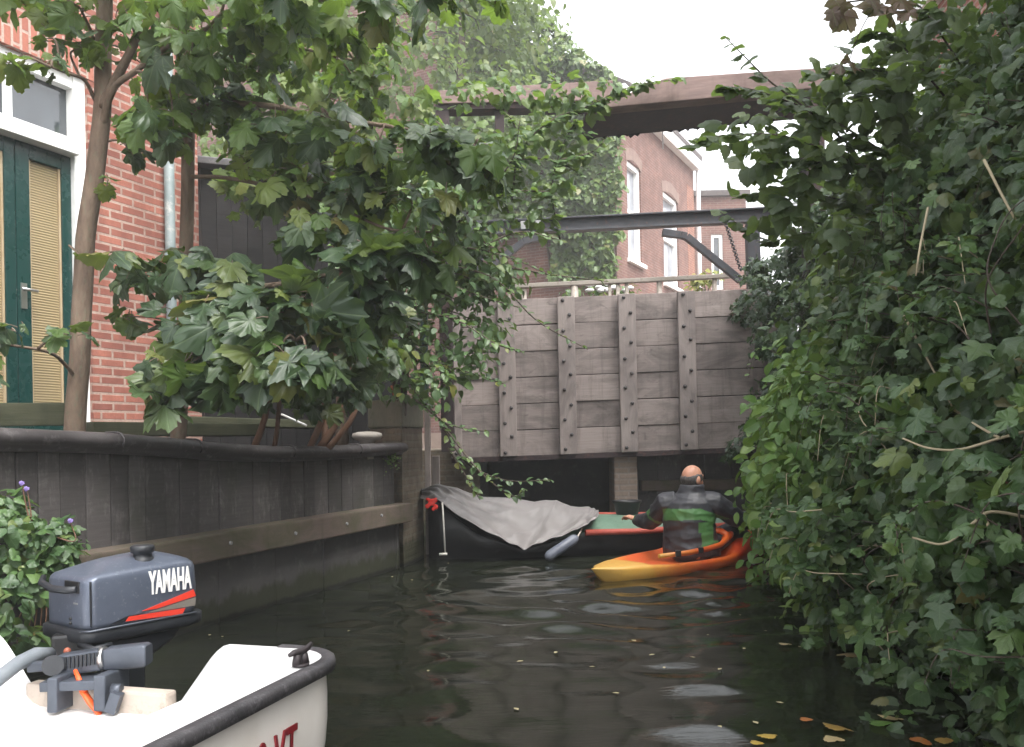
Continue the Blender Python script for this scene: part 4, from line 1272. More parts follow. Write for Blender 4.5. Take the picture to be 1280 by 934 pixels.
# ================================================================== COVERED BOAT
cb = empty('rowing_boat', (0.5, 8.0, 0), 'dark hulled rowing boat with green deck and red rim under the bridge', 'boat')
ST = [  # near x,y ; far x,y ; gunwale z near, far
 (-.735,7.60, -.73,7.64, .57,.57), (-.62,7.56, -.60,7.80, .46,.50), (-.30,7.50, -.28,8.12, .22,.40), (.08,7.50, .10,8.36, .08,.34),
 (.36,7.57, .40,8.48, .14,.30), (.62,7.60, .68,8.56, .205,.28), (1.05,7.72, 1.1,8.62, .195,.265), (1.6,7.84, 1.62,8.68, .205,.26), (2.3,8.02, 2.3,8.6, .23,.26), (2.5,8.2,2.5,8.45,.25,.25)]
rings = []
for (nx,ny,fx,fy,zn,zf) in ST:
    c = Vector(((nx+fx)/2,(ny+fy)/2,0)); n_ = Vector((nx,ny,0)); f_ = Vector((fx,fy,0))
    rings.append([Vector((nx,ny,zn)), n_.lerp(c,.10)+Vector((0,0,zn*.45)), n_.lerp(c,.25)+Vector((0,0,-.02)), n_.lerp(c,.6)+Vector((0,0,-.14)), f_.lerp(c,.6)+Vector((0,0,-.14)), f_.lerp(c,.25)+Vector((0,0,-.02)), f_.lerp(c,.10)+Vector((0,0,zf*.45)), Vector((fx,fy,zf))])
M['hull_black'] = weathered('black_boat_hull', (.008,.008,.009), (.018,.017,.018), None, 6, .45, .2, 40)
MB().loft(rings, cap=False, closed=False).build('hull', M['hull_black'], cb, solid=.02)
M['deck_green'] = weathered('faded_green_deck', (.10,.175,.125), (.14,.215,.16), (.07,.11,.08), 5, .55, .3, 40)
P = []
for (nx,ny,fx,fy,zn,zf) in ST[4:]:
    if zn < .15: zn = .12; zf = .2
    P.append([Vector((nx,ny,zn)).lerp(Vector((fx,fy,zf)), t) + Vector((0,0,.055*math.sin(PI*t)+.008)) for t in np.linspace(0,1,9)])
MB().grid(P).build('deck', M['deck_green'], cb)
M['rim_red'] = weathered('red_rim_paint', (.32,.05,.035), (.40,.08,.05), (.2,.06,.05), 12, .6, .3, 60)
mb = MB(); mb.tube([(nx,ny-.01,zn+.005) for (nx,ny,fx,fy,zn,zf) in ST[5:]], .027, 8); mb.build('rim', M['rim_red'], cb)
mb = MB(); mb.tube([(fx,fy+.01,zf+.005) for (nx,ny,fx,fy,zn,zf) in ST[5:]], .024, 8); mb.build('rim', M['rim_red'], cb)

# tarpaulin
RID = [(526,613),(548,607.5),(576,613),(604,620),(640,624),(668,629),(683,626),(696,627),(713,633),(737,635),(748,640)]
NEA = [(525,622),(542,623),(555,630),(576,645),(601,661),(627,673),(655,686),(684,676),(706,668),(728,659),(748,645)]
def samp(poly, t):
    x = t*(len(poly)-1); i = min(int(x), len(poly)-2); f = x-i
    return (poly[i][0]*(1-f)+poly[i+1][0]*f, poly[i][1]*(1-f)+poly[i+1][1]*f)
nU, nV = 110, 46
P = []
for i in range(nU+1):
    t = i/nU; row = []
    r = samp(RID, t); e = samp(NEA, t)
    Yr_ = 7.62 + .42*sm(0,.5,t) + .08*t
    Yn = float(np.interp(e[0], [525,545,600,655,700,730,750], [7.52,7.40,7.31,7.34,7.44,7.53,7.62]))
    A_ = at(r[0], r[1], Yr_); B_ = at(e[0], e[1], Yn)
    bk = Vector((A_.x+.02, min(A_.y + .38, 8.6), A_.z-.16 if t > .06 else A_.z-.08))
    for j in range(nV+1):
        v = j/nV
        if v < .25:
            k = v/.25; p = bk.lerp(A_, k); p.z += .03*math.sin(PI*k*.9)
        else:
            k = (v-.25)/.75; p = A_.lerp(B_, k)
            sag = -.035*math.sin(PI*k)*sm(.1,.4,t)*(1-sm(.75,1,t))
            p.z += sag; p.y += .02*math.sin(PI*k)
        u_ = t*3.1; w_ = v*1.6
        # folds radiating from the tied bow and the sagging low corner
        d1 = math.atan2(v-.15, t+.12)
        f1 = math.sin(d1*26 + 2.2*noise.noise(Vector((u_*1.3,w_*1.3,2)))*1.5)
        d2 = math.atan2(1.15-v, .60-t)
        f2 = math.sin(d2*15 + 1.6*noise.noise(Vector((u_,w_,7))))
        a1 = .018*math.exp(-t*1.8)*sm(.2,.4,v); a2 = .014*sm(.15,.5,v)*math.exp(-((t-.6)/.35)**2)
        a3 = .010*sm(.8,.95,t)
        f3 = math.sin(t*95 + 3*noise.noise(Vector((u_*2,w_*3,1))))
        nz = noise.noise(Vector((u_*1.6, w_*1.8, 0)))*.034 + noise.noise(Vector((u_*4,w_*4.5,3)))*.013
        rg_ = 1-abs(noise.noise(Vector((u_*1.9+4, w_*1.1+t*2.5, 5))))*2.4
        nz += .022*max(0, rg_)**2*sm(.12,.3,v)*(1-.6*sm(.85,1,v))
        if v < .05 or v > .97: nz *= .4
        disp = a1*f1 + a2*f2 + a3*f3 + nz*sm(.0,.08,t)
        p = p + Vector((0, -.75, .66))*disp
        row.append(p)
    P.append(row)
tt = NT('grey_tarp_cloth')
n1 = tt.noise(tt.tc(), 4, 5, .65, .5); n2 = tt.noise(tt.tc(), 35, 4, .7)
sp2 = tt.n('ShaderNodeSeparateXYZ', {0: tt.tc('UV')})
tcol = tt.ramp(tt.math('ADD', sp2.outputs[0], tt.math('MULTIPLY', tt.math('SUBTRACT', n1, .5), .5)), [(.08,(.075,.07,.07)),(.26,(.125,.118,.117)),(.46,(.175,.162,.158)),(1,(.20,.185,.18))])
tcol = tt.mix(tt.ramp(n1, [(.45,0),(.72,.45)]), tcol, (.22,.205,.20))
tcol = tt.mix(tt.ramp(n2, [(.6,0),(.75,.3)]), tcol, (.14,.13,.12))
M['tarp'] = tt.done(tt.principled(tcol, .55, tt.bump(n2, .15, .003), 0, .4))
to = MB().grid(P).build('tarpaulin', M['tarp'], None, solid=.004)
tag(to, 'crumpled grey tarpaulin draped over the bow of the dark rowing boat', 'tarpaulin')
# fender, line, red cloth, tub
fd = MB(); a, b = at(682,698,7.32), at(722,671,7.45)
fd.tube([a, a.lerp(b,.04), a.lerp(b,.12), a.lerp(b,.88), a.lerp(b,.96), b], [.012,.030,.043,.043,.030,.014], 14)
fo = fd.build('fender', weathered('grey_blue_fender', (.09,.10,.13), (.14,.15,.18), None, 10, .45, .2), None)
tag(fo, 'grey blue tube fender hanging slanted from the red rim of the covered boat', 'fender')
mb = MB(); mb.tube([b, at(726,664,7.56), at(728,659,7.6)], .007, 6); mb.build('cord', M['rail'], fo)
mb = MB(); mb.tube([at(553,628,7.36), at(554.5,655,7.34), at(556.5,692,7.34)], .008, 6); mb.tube([at(549,693,7.34), at(559,692.5,7.34)], .012, 6)
tag(mb.build('boat_line', weathered('white_line', (.5,.48,.44), (.6,.57,.52), None, 20), None), 'pale line with a toggle hanging down the bow of the covered boat', 'line')
mb = MB()
for k in range(9):
    c = at(540+random.uniform(-6,6), 631+random.uniform(-7,6), 7.40); mb.ball(c, (.022*random.uniform(.6,1.2),.014,.02*random.uniform(.6,1.3)), 8, 6)
me = remesh(mb, .008, 2); ro = link('red_cloth', me); me.materials.append(plain('red_cloth', (.62,.03,.02), .7))
tag(ro, 'small bright red rag tied at the bow under the tarpaulin', 'rag')
c = at(784, 640, 8.36)
mb = MB(); mb.lathe([(.10,-.01),(.125,.10),(.14,.115),(.14,.13),(.128,.13),(.118,.11),(.095,.01),(.01,.008)], (c.x, c.y, .30), 24)
tag(mb.build('tub', plain('black_rubber_tub', (.012,.012,.013), .5), None), 'black round tub standing on the green boat deck below the brick pier', 'tub')
# ================================================================== KAYAKER
PYk = 7.05
pr_ = empty('person', kp(.42,0,.06), 'balding man in black and green jacket sitting in the kayak, back turned', 'person')
Lx = Vector((.95,-.30,0)).normalized(); Fd = Vector((.30,.95,0)).normalized()
def torso_rings(spec):
    R = []
    for px, py, rx, ry in spec:
        c = at(px, py, PYk); R.append([c + Lx*(rx*math.cos(2*PI*k/24)) + Fd*(ry*math.sin(2*PI*k/24)) for k in range(24)])
    return R
# joints
shL, elL, wrL, haL = at(833,629,7.08), at(813,652,7.26), at(797,650,7.44), at(789,647,7.50)
shR, elR, wrR, haR = at(893,629,7.00), at(920,648,7.10), at(938,655,7.27), at(945,654,7.33)
hc = at(865, 598.5, 7.07)
hf = Vector((.80,.58,-.06)).normalized(); hr = Vector((hf.y,-hf.x,0)).normalized(); hu = hr.cross(hf).normalized()
Mh = Matrix((( hr.x, hf.x, hu.x),(hr.y, hf.y, hu.y),(hr.z, hf.z, hu.z)))
def hd(x, y, z): return hc + Mh @ Vector((x,y,z))
def hand(mb, wr, pc, dirv, up, thumb_side):
    d = dirv.normalized(); up = up.normalized(); sd = d.cross(up).normalized()
    palm = pc
    mb.tube([wr, wr.lerp(palm,.5), palm - d*.01, palm + d*.035], [.026,.028,.034,.030], 10, ell=.6)
    for k, (o, L) in enumerate(((-.028,.062),(-.010,.075),(.009,.070),(.026,.055))):
        b = palm + d*.035 + sd*o
        mb.tube([b - d*.02, b, b + d*L*.45 - up*.008, b + d*L*.72 - up*.026, b + d*L*.78 - up*.046], [.0095,.0095,.009,.0085,.007], 8)
    t0 = palm - sd*.028*thumb_side*-1
    mb.tube([palm + sd*.012*thumb_side, palm + sd*.040*thumb_side + d*.012 - up*.006, palm + sd*.050*thumb_side + d*.038 - up*.018, palm + sd*.046*thumb_side + d*.058 - up*.03], [.013,.012,.0105,.008], 8)
mb = MB()
# head
mb.ball(hd(0,0,.012), (.076,.094,.098), 20, 14, Mh)
mb.ball(hd(0,.028,-.05), (.056,.062,.062), 16, 10, Mh)
mb.ball(hd(0,.102,-.022), (.013,.02,.022), 10, 8, Mh); mb.ball(hd(0,.092,.004), (.010,.014,.03), 8, 6, Mh)     # nose
mb.ball(hd(0,.083,-.066), (.026,.013,.009), 10, 6, Mh); mb.ball(hd(0,.074,-.094), (.024,.022,.018), 10, 8, Mh)    # mouth, chin
for sx in (-1, 1):
    mb.ball(hd(sx*.030,.082,.012), (.015,.011,.009), 10, 6, Mh)       # eyes
    mb.ball(hd(sx*.030,.086,.030), (.022,.012,.007), 10, 6, Mh)       # brows
    mb.ball(hd(sx*.046,.058,-.03), (.02,.02,.02), 8, 6, Mh)
    mb.ball(hd(sx*.080,-.012,-.012), (.014,.023,.036), 10, 8, Mh)     # ears
# neck, torso, arms
nb = at(864, 616, PYk+.0)
mb.tube([hd(0,-.015,-.05), hd(0,-.02,-.10), nb, nb-Vector((0,0,.05))], [.058,.057,.062,.08], 14)
mb.loft(torso_rings([(863,697,.17,.12),(863,685,.175,.13),(862,665,.165,.115),(862,645,.175,.12),(862,630,.17,.11),(863,621,.12,.08),(864,614,.07,.06)]))
for a, b, w in ((shL,elL,wrL),(shR,elR,wrR)):
    mb.tube([a.lerp(at(862,628,PYk),.3), a, a.lerp(b,.5), b, b.lerp(w,.4), w], [.06,.058,.05,.043,.042,.028], 12)
hand(mb, wrL, haL, haL-wrL, Vector((0,0,1)), 1)
hand(mb, wrR, haR, haR-wrR, Vector((0,0,1)), -1)
hip = at(863, 690, PYk)
kd = KD
for sx in (-1, 1):
    h0 = hip + KN*(.09*sx) + Vector((0,0,.02)); kn = h0 + kd*.40 + KN*(.06*sx) + Vector((0,0,.13)); an_ = kn + kd*.36 + Vector((0,0,-.16)); toe = an_ + kd*.10 + Vector((0,0,.09))
    mb.tube([h0, h0.lerp(kn,.5), kn, kn.lerp(an_,.35), an_, toe], [.085,.075,.055,.055,.038,.032], 12)
body = remesh(mb, .0075, 1, 'body')
sk = NT('skin')
n1 = sk.noise(sk.tc(), 18, 4, .6)
M['skin'] = sk.done(sk.principled(sk.ramp(n1, [(.3,(.42,.20,.13)),(.7,(.52,.27,.18))]), .5, sk.bump(sk.noise(sk.tc(), 200, 3), .1, .001), 0, .5, **{'Subsurface Weight': .08}))
body.materials.append(M['skin']); bo = link('body', body, pr_)
# eyes
mb = MB()
for sx in (-1, 1): mb.ball(hd(sx*.030,.0905,.012), (.008,.004,.006), 10, 6, Mh)
mb.build('eyes', M['blackmetal'], pr_)
# hair: close fringe round the back and sides, bald crown
P_ = []
for i in range(49):
    th = -2.15 + 4.3*i/48; row = []
    side = sm(1.2, 1.9, abs(th))
    zlo = -.088 + .070*side; zhi = .016 + .022*sm(.6,1.5,abs(th)) - .02*sm(1.95,2.15,abs(th)) + .006*noise.noise(Vector((th*4,0,0)))
    for j in range(13):
        z = zlo + (zhi-zlo)*j/12
        rr = math.sqrt(max(.30, 1-((z-.012)/.098)**2)) if z > -.05 else .77
        e = .010*math.sin(PI*min(1,max(.0,j/12)))**.5*math.sin(PI*i/48)**.4 + .0015
        q = hd(math.sin(th)*(.076*rr+e), -math.cos(th)*(.094*rr+e), z)
        row.append(q + Vector((noise.noise(q*120), noise.noise(q*120+Vector((5,0,0))), noise.noise(q*90)))*.003)
    P_.append(row)
hb = MB().grid(P_)
bpy_hair = hb
ht = NT('grey_hair'); nh = ht.noise(ht.mapping(ht.tc(), (160,160,40)), 1, 3)
M['hair'] = ht.done(ht.principled(ht.ramp(nh, [(.35,(.028,.024,.022)),(.7,(.11,.10,.095))]), .6, ht.bump(nh, .5, .003)))
hb.build('hair', M['hair'], pr_, solid=.006)
# jacket
mb = MB()
mb.loft(torso_rings([(865,693,.225,.17),(864,686,.228,.175),(863,675,.215,.165),(862,662,.205,.16),(861,648,.21,.165),(861,637,.215,.16),(861,628,.205,.145),(862,622,.150,.12),(864,615.5,.110,.10)]))
mb.loft(torso_rings([(863.5,617,.115,.10),(864,611,.100,.095),(865,606.5,.094,.09),(865,606,.07,.066),(864.5,612,.07,.066)]), cap=True)
for a, b, w in ((shL,elL,wrL),(shR,elR,wrR)):
    mb.tube([a.lerp(at(862,628,PYk),.35), a, a.lerp(b,.5), b, b.lerp(w,.5), w, w+(w-b).normalized()*.015], [.095,.093,.082,.074,.064,.050,.045], 16)
jk = remesh(mb, .0065, 2, 'jacket')
def jfold(p):
    q = p*Vector((1,1,1)) if False else p
    w = noise.noise(Vector((q.x*5, q.y*5, q.z*13)))*.55 + noise.noise(Vector((q.x*11+3, q.y*11, q.z*20)))*.3
    return (abs(w)*-1+.25) + .10*noise.noise(Vector((q.x*26, q.y*26, q.z*40)))
jk.update()
nrm = [v.normal.copy() for v in jk.vertices]
for v, n_ in zip(jk.vertices, nrm): v.co += n_*jfold(v.co)*.022
def jac(name, a, b):
    t = NT(name); n1 = t.noise(t.tc(), 9, 5, .65); n2 = t.noise(t.tc(), 130, 3)
    return t.done(t.principled(t.ramp(n1, [(.3,a),(.7,b)]), .5, t.bump(n2, .2, .002), 0, .5))
jk.materials.append(jac('black_jacket_cloth', (.026,.026,.032), (.036,.036,.043)))
jk.materials.append(jac('green_jacket_cloth', (.055,.155,.045), (.075,.195,.058)))
# green panels, laid out on the jacket itself: height up the back and distance across it
cz = at(862, 645, PYk)
for f in jk.polygons:
    c = f.center; x = (c-cz).dot(Lx); y = (c-cz).dot(Fd); z = c.z - cz.z
    g = False
    if y < .05:
        top = .035 + .01*x
        if -.20 < x <= .10: g = -.030 + .05*(x+.2) < z < .062 + .03*(x+.2)
        if .10 < x < .40:
            k = (x-.10)/.30; g = (-.015-.12*k) < z < (.070-.135*k)
        if .085 < x < .19 and -.24 < z < -.04: g = g or (x > .105 or z > -.12)
        if x > .12 and -.25 < z < -.19: g = True
    a = (c-elL).length
    ml = elL.lerp(shL, .42)
    if (c-ml).length < .085 and f.normal.y < .1 and x < -.19 and c.z < ml.z+.045: g = True
    if (c-wrL).length < .05: g = (c-wrL).dot((wrL-elL).normalized()) > -.035
    f.material_index = 1 if g else 0
link('jacket', jk, pr_)
# trousers
mb = MB()
for sx in (-1, 1):
    h0 = hip + KN*(.09*sx) + Vector((0,0,.02)); kn = h0 + kd*.40 + KN*(.06*sx) + Vector((0,0,.13)); an_ = kn + kd*.36 + Vector((0,0,-.16))
    mb.tube([h0 - kd*.05, h0, h0.lerp(kn,.5), kn, kn.lerp(an_,.35), an_], [.10,.105,.095,.078,.072,.058], 14)
mb.ball(hip+Vector((0,0,.0)), (.17,.14,.10), 16, 10)
tr = remesh(mb, .012, 2, 'trousers'); tr.materials.append(jac('dark_trousers', (.02,.022,.03), (.035,.037,.045))); link('trousers', tr, pr_)
mb = MB()
for sx in (-1, 1):
    h0 = hip + KN*(.09*sx) + Vector((0,0,.02)); kn = h0 + kd*.40 + KN*(.06*sx) + Vector((0,0,.13)); an_ = kn + kd*.36 + Vector((0,0,-.16)); toe = an_ + kd*.10 + Vector((0,0,.09))
    sb = MB(); sb.tube([an_ - kd*.03 - Vector((0,0,.02)), an_ + Vector((0,0,-.02)), an_.lerp(toe,.6), toe + kd*.02], [.03,.05,.046,.03], 12); sb.build('shoe', M['blackmetal'], pr_)
# ================================================================== FOLIAGE
def nrmz(a): return a/np.maximum(np.linalg.norm(a, axis=1, keepdims=True), 1e-9)

def fan_template(half, centre, curl, drop, seed, rings=True, jit=.03, fold=0.0):
    r = np.random.default_rng(seed)
    right = np.array(half, float); left = right[::-1][1:-1].copy(); left[:,0] *= -1
    out = np.vstack([right, left]); out = out + r.normal(0, jit, out.shape)*np.array([1,1])
    out[0] = half[0]
    c = np.array(centre)
    if rings:
        mid = c + (out - c)*.55
        P = np.vstack([c[None], mid, out])
    else: P = np.vstack([c[None], out])
    n = len(out); T = []
    # outline runs from the base up the right side to the tip and down the left: counter clockwise
    for k in range(n):
        k2 = (k+1) % n
        T.append((0, 1+k, 1+k2))
        if rings:
            T.append((1+k, 1+n+k, 1+n+k2)); T.append((1+k, 1+n+k2, 1+k2))
    x, y = P[:,0], P[:,1]
    z = -curl*np.abs(x)**1.5*1.4 - drop*np.maximum(0,y-.15)**2 + fold*np.abs(x) + r.normal(0, .012, len(x))
    z += .05*np.sin(x*9+seed)*np.sin(y*7+seed*2)
    return np.column_stack([x,y,z]), np.array(T), P.copy()

MAPLE = [(0,0),(.08,-.09),(.24,-.13),(.37,-.08),(.48,.02),(.44,.10),(.38,.18),(.46,.23),(.54,.32),(.57,.43),(.62,.54),(.52,.55),(.46,.61),(.38,.58),(.32,.56),(.32,.66),(.30,.75),(.21,.79),(.16,.88),(.08,.91),(0,1.0)]
IVY = [(0,0),(.16,-.12),(.40,-.08),(.46,.06),(.30,.18),(.40,.34),(.52,.46),(.34,.50),(.20,.58),(.10,.8),(0,1)]
CORD = [(0,0),(.15,-.12),(.33,-.09),(.43,.04),(.45,.12),(.50,.22),(.45,.30),(.46,.42),(.38,.50),(.36,.62),(.26,.68),(.20,.80),(.10,.88),(0,1.0)]
T_MAPLE = [fan_template(MAPLE, (.03*(k%3-1),.24), .10+.13*(k%4), .04+.14*((k*2)%5)/1.5, 3+k, fold=.12*(k%2), jit=.035) for k in range(7)]
for k, (P_, _t, _u) in enumerate(T_MAPLE): P_[:,2] += .16*math.sin(k*2.1)*P_[:,0]*P_[:,1]*2 + .07*np.sin(P_[:,0]*6+k) ; P_[:,0] += .10*math.sin(k*1.7)*P_[:,1]**2
T_IVY = [fan_template(IVY, (0,.28), .2+.2*k, .05+.15*k, 13+k, False, .02, .1) for k in range(3)]
T_CORD = [fan_template(CORD, (0,.32), .25+.25*k, .10+.15*k, 23+k, True, .015, .12*k) for k in range(3)]
def ovate_template(w, drop, fold, seed, rows=7, teeth=.0):
    r = np.random.default_rng(seed); ysr = np.linspace(0, 1, rows)
    P = []; T = []
    for i, y in enumerate(ysr):
        ww = w*(math.sin(PI*min(1,(y*.92+.0)**.75)) if 0 < i < rows-1 else .01)*(1 + teeth*(1 if i % 2 else -1))
        for x in (-ww, 0, ww):
            P.append((x + r.normal(0,.008), y, fold*abs(x) - drop*y*y + r.normal(0,.008)))
    for i in range(rows-1):
        for j in range(2):
            a = i*3+j; T += [(a, a+1, a+4), (a, a+4, a+3)]
    P = np.array(P); return P, np.array(T), P[:,:2].copy()
T_OVATE = [ovate_template(.30+.03*k, .08+.12*k, .25+.15*k, 33+k) for k in range(3)]
T_SMALL = [ovate_template(.32, .1+.15*k, .3, 43+k, 5) for k in range(2)]
def tri_template(seed, k):
    P0, T0, U0 = ovate_template(.33, .10+.1*k, .25, seed, 9, .10)
    Ps, Ts, Us = [], [], []; b = 0
    for ang, sc, off in ((0,.62,.40), (62,.52,.34), (-62,.52,.34)):
        a = math.radians(ang); c, s = math.cos(a), math.sin(a)
        Q = P0*sc; X = Q[:,0]*c + Q[:,1]*s; Yv = -Q[:,0]*s + Q[:,1]*c
        Z = Q[:,2] - .10*abs(ang)/62*Q[:,1]
        Ps.append(np.column_stack([X, Yv+off, Z])); Ts.append(T0+b); Us.append(U0); b += len(P0)
    # petiole strip so the three leaflets hang together
    Ps.append(np.array([(-.008,0,0),(.008,0,0),(.008,.42,-.01),(-.008,.42,-.01)])); Ts.append(np.array([(b,b+1,b+2),(b,b+2,b+3)])); Us.append(np.zeros((4,2)))
    return np.vstack(Ps), np.vstack(Ts), np.vstack(Us)
T_TRI = [tri_template(53+k, k) for k in range(3)]

def scatter(name, temps, pos, nrm, tip, size, mat, parent, keep_loc=False):
    pos = np.asarray(pos, float); N = nrmz(np.asarray(nrm, float)); tip = np.asarray(tip, float)
    T = tip - N*np.sum(tip*N, axis=1, keepdims=True); T = nrmz(T + 1e-6); L = np.cross(T, N)
    size = np.asarray(size, float)
    if size.ndim == 0: size = np.full(len(pos), float(size))
    which = rng.integers(0, len(temps), len(pos))
    VV, FF, UU = [], [], []; b = 0
    for k, (P, Tr, U) in enumerate(temps):
        idx = np.where(which == k)[0]
        if not len(idx): continue
        s = size[idx][:,None,None]
        asp = rng.uniform(.85, 1.15, len(idx))[:,None,None]
        W = pos[idx][:,None,:] + s*(P[None,:,0:1]*asp*L[idx][:,None,:] + P[None,:,1:2]*T[idx][:,None,:] + P[None,:,2:3]*N[idx][:,None,:])
        n = len(P); VV.append(W.reshape(-1,3))
        FF.append((Tr[None] + (b + np.arange(len(idx))*n)[:,None,None]).reshape(-1,3))
        UU.append(np.broadcast_to(U[Tr.ravel()][None], (len(idx), Tr.size, 2)).reshape(-1,2))
        b += n*len(idx)
    V = np.vstack(VV); Fc = np.vstack(FF); U = np.vstack(UU)
    me = bpy.data.meshes.new(name)
    me.vertices.add(len(V)); me.vertices.foreach_set('co', V.ravel())
    me.loops.add(Fc.size); me.loops.foreach_set('vertex_index', Fc.ravel().astype(np.int32))
    me.polygons.add(len(Fc)); me.polygons.foreach_set('loop_start', np.arange(0, Fc.size, 3, dtype=np.int32))
    me.polygons.foreach_set('use_smooth', np.ones(len(Fc), bool))
    me.update(calc_edges=True); me.validate()
    l = me.uv_layers.new(name='UVMap'); l.data.foreach_set('uv', U.ravel())
    me.materials.append(mat)
    return link(name, me, parent)

# leaf materials (base colours; bright maple and overhanging vine also carry painted backlight)
M['maple'] = leafmat('maple_leaf', [(0,(.026,.050,.026)),(.55,(.040,.074,.032)),(.85,(.062,.10,.034)),(.96,(.11,.13,.035)),(1,(.20,.17,.05))], .44, .26, 'palm', (.11,.16,.07), (.085,.115,.065), .5)
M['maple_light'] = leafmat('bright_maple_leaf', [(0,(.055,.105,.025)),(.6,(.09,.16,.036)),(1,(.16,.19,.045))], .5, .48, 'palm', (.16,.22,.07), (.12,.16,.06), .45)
M['hazel'] = leafmat('small_shrub_leaf', [(0,(.050,.098,.038)),(.6,(.082,.150,.052)),(.93,(.125,.195,.055)),(1,(.22,.20,.04))], .40, .28, 'mid', (.12,.18,.08), (.10,.14,.075))
M['vine'] = leafmat('vine_leaf', [(0,(.05,.10,.03)),(.6,(.085,.15,.042)),(1,(.15,.20,.05))], .45, .38, 'mid')
M['soft_vine'] = leafmat('soft_vine_leaf', [(0,(.065,.10,.05)),(.6,(.10,.145,.065)),(1,(.14,.19,.065))], .45, .48, 'mid', (.14,.18,.10), (.12,.15,.10))  # lighter, greyer vine leaf: backlight and glare painted into its colour
M['ivy'] = leafmat('ivy_leaf', [(0,(.018,.042,.018)),(.6,(.03,.064,.026)),(1,(.055,.10,.03))], .30, .12, 'mid', (.09,.13,.07), (.07,.10,.05))
M['bramble'] = leafmat('bramble_leaf', [(0,(.040,.085,.032)),(.5,(.062,.120,.040)),(.9,(.10,.18,.05)),(1,(.16,.19,.05))], .42, .25, 'mid', (.12,.18,.08), (.12,.15,.10))
M['creeper'] = leafmat('creeper_leaf', [(0,(.028,.060,.024)),(.6,(.054,.102,.038)),(.9,(.085,.140,.05)),(.985,(.10,.14,.045)),(1,(.16,.10,.04))], .40, .28, 'mid', (.10,.15,.08), (.09,.12,.075))
M['bright_bush'] = leafmat('bright_bush_leaf', [(0,(.07,.15,.035)),(.6,(.12,.23,.05)),(1,(.19,.29,.06))], .42, .35, 'mid', (.15,.22,.08), (.14,.19,.10))
M['wall_ivy'] = leafmat('wall_creeper_leaf', [(0,(.055,.10,.025)),(.6,(.088,.145,.036)),(.92,(.13,.18,.045)),(1,(.19,.16,.06))], .45, .3, 'mid')
M['far_leaf'] = leafmat('far_tree_leaf', [(0,(.06,.095,.03)),(.6,(.095,.14,.045)),(1,(.16,.19,.06))], .5, .42, 'mid')
M['brown_leaf'] = leafmat('reddish_backlit_leaf', [(0,(.10,.055,.045)),(1,(.16,.08,.055))], .5, .35, 'mid')
M['bark'] = weathered('maple_bark', (.09,.062,.045), (.20,.145,.105), (.13,.135,.09), 14, .9, .9, 45, .010, stretch=(1,1,.35))
M['bark_dark'] = weathered('dark_twig', (.05,.038,.03), (.09,.068,.05), None, 12, .8, .4, 60)
M['twig_red'] = weathered('brown_sapling_bark', (.12,.062,.038), (.17,.095,.06), None, 12, .8, .4, 60)
M['stem_pale'] = weathered('pale_dead_stem', (.34,.28,.18), (.44,.37,.25), None, 12, .8, .2, 60)

def pix(pts):
    return [at(x, y, Y) for x, y, Y in pts]
def smoothpath(P, n=6):
    """Catmull-Rom"""
    P = [Vector(p) for p in P]; Q = [P[0]*2-P[1]] + P + [P[-1]*2-P[-2]]; out = []
    for i in range(1, len(Q)-2):
        for k in range(n):
            t = k/n; a, b, c, d = Q[i-1], Q[i], Q[i+1], Q[i+2]
            out.append(.5*((2*b) + (c-a)*t + (2*a-5*b+4*c-d)*t*t + (3*b-3*c+d-a)*t**3))
    out.append(P[-1]); return out
def limb(mb, P, r0, r1, n=8, wob=.0):
    Q = smoothpath(P); m = len(Q)
    if wob:
        Q = [q + Vector((noise.noise(q*3), noise.noise(q*3+Vector((9,0,0))), 0))*wob for q in Q]
    mb.tube(Q, [r0+(r1-r0)*i/(m-1) for i in range(m)], n)
    return Q

DENS = 1.0
def cluster_leaves(clusters, updir=(.25,-.35,.75), kn=.55, ku=.8, kr=.45, drop=.75, shell=.5):
    pos, nrm, tip, siz = [], [], [], []
    for (px, py, Y, rx, ry, rd, n, sz) in clusters:
        c = np.array(at(px, py, Y)[:]); s = Y/F
        R = np.array([rx*s, rd, ry*s])
        n = int(n*DENS); d = rng.normal(size=(n,3)); d = nrmz(d)
        rad = rng.uniform(0, 1, (n,1))**shell
        p = c + d*rad*R
        nn = d*kn + np.array(updir)*ku + rng.normal(size=(n,3))*kr
        tp = d*np.array([1,1,.5])*.8 + np.array([0,-.15,-drop]) + rng.normal(size=(n,3))*.45
        pos.append(p); nrm.append(nn); tip.append(tp); siz.append(sz*rng.choice([.45,.6,.75,.9,1.0,1.1,1.25], n)*rng.uniform(.9,1.1,n))
    return np.vstack(pos), np.vstack(nrm), np.vstack(tip), np.concatenate(siz)

def connect(mb, clusters, paths, r=.008, n=5):
    """a twig from the nearest limb to every leaf cluster"""
    allp = [q for p in paths for q in p]
    out = []
    for (px, py, Y, *_r) in clusters:
        c = at(px, py, Y); q = min(allp, key=lambda a: (a-c).length)
        mid = q.lerp(c, .5) + Vector((random.uniform(-.06,.06), random.uniform(-.06,.06), .05))
        out.append(limb(mb, [q, mid, c], r, r*.35, n))
    return out
def petioles(mb, pos, tip, L=.5, r=.0022, size=None, col=None):
    for i in range(len(pos)):
        p = Vector(pos[i]); t = Vector(tip[i]).normalized()
        q = p - t*(size[i]*L) + Vector((0,0,-.25*size[i]*L))
        m = p.lerp(q,.5) + Vector((0,0,.03*size[i]))
        mb.tube([q, m, p], [r*1.3, r, r], 4, cap=False)

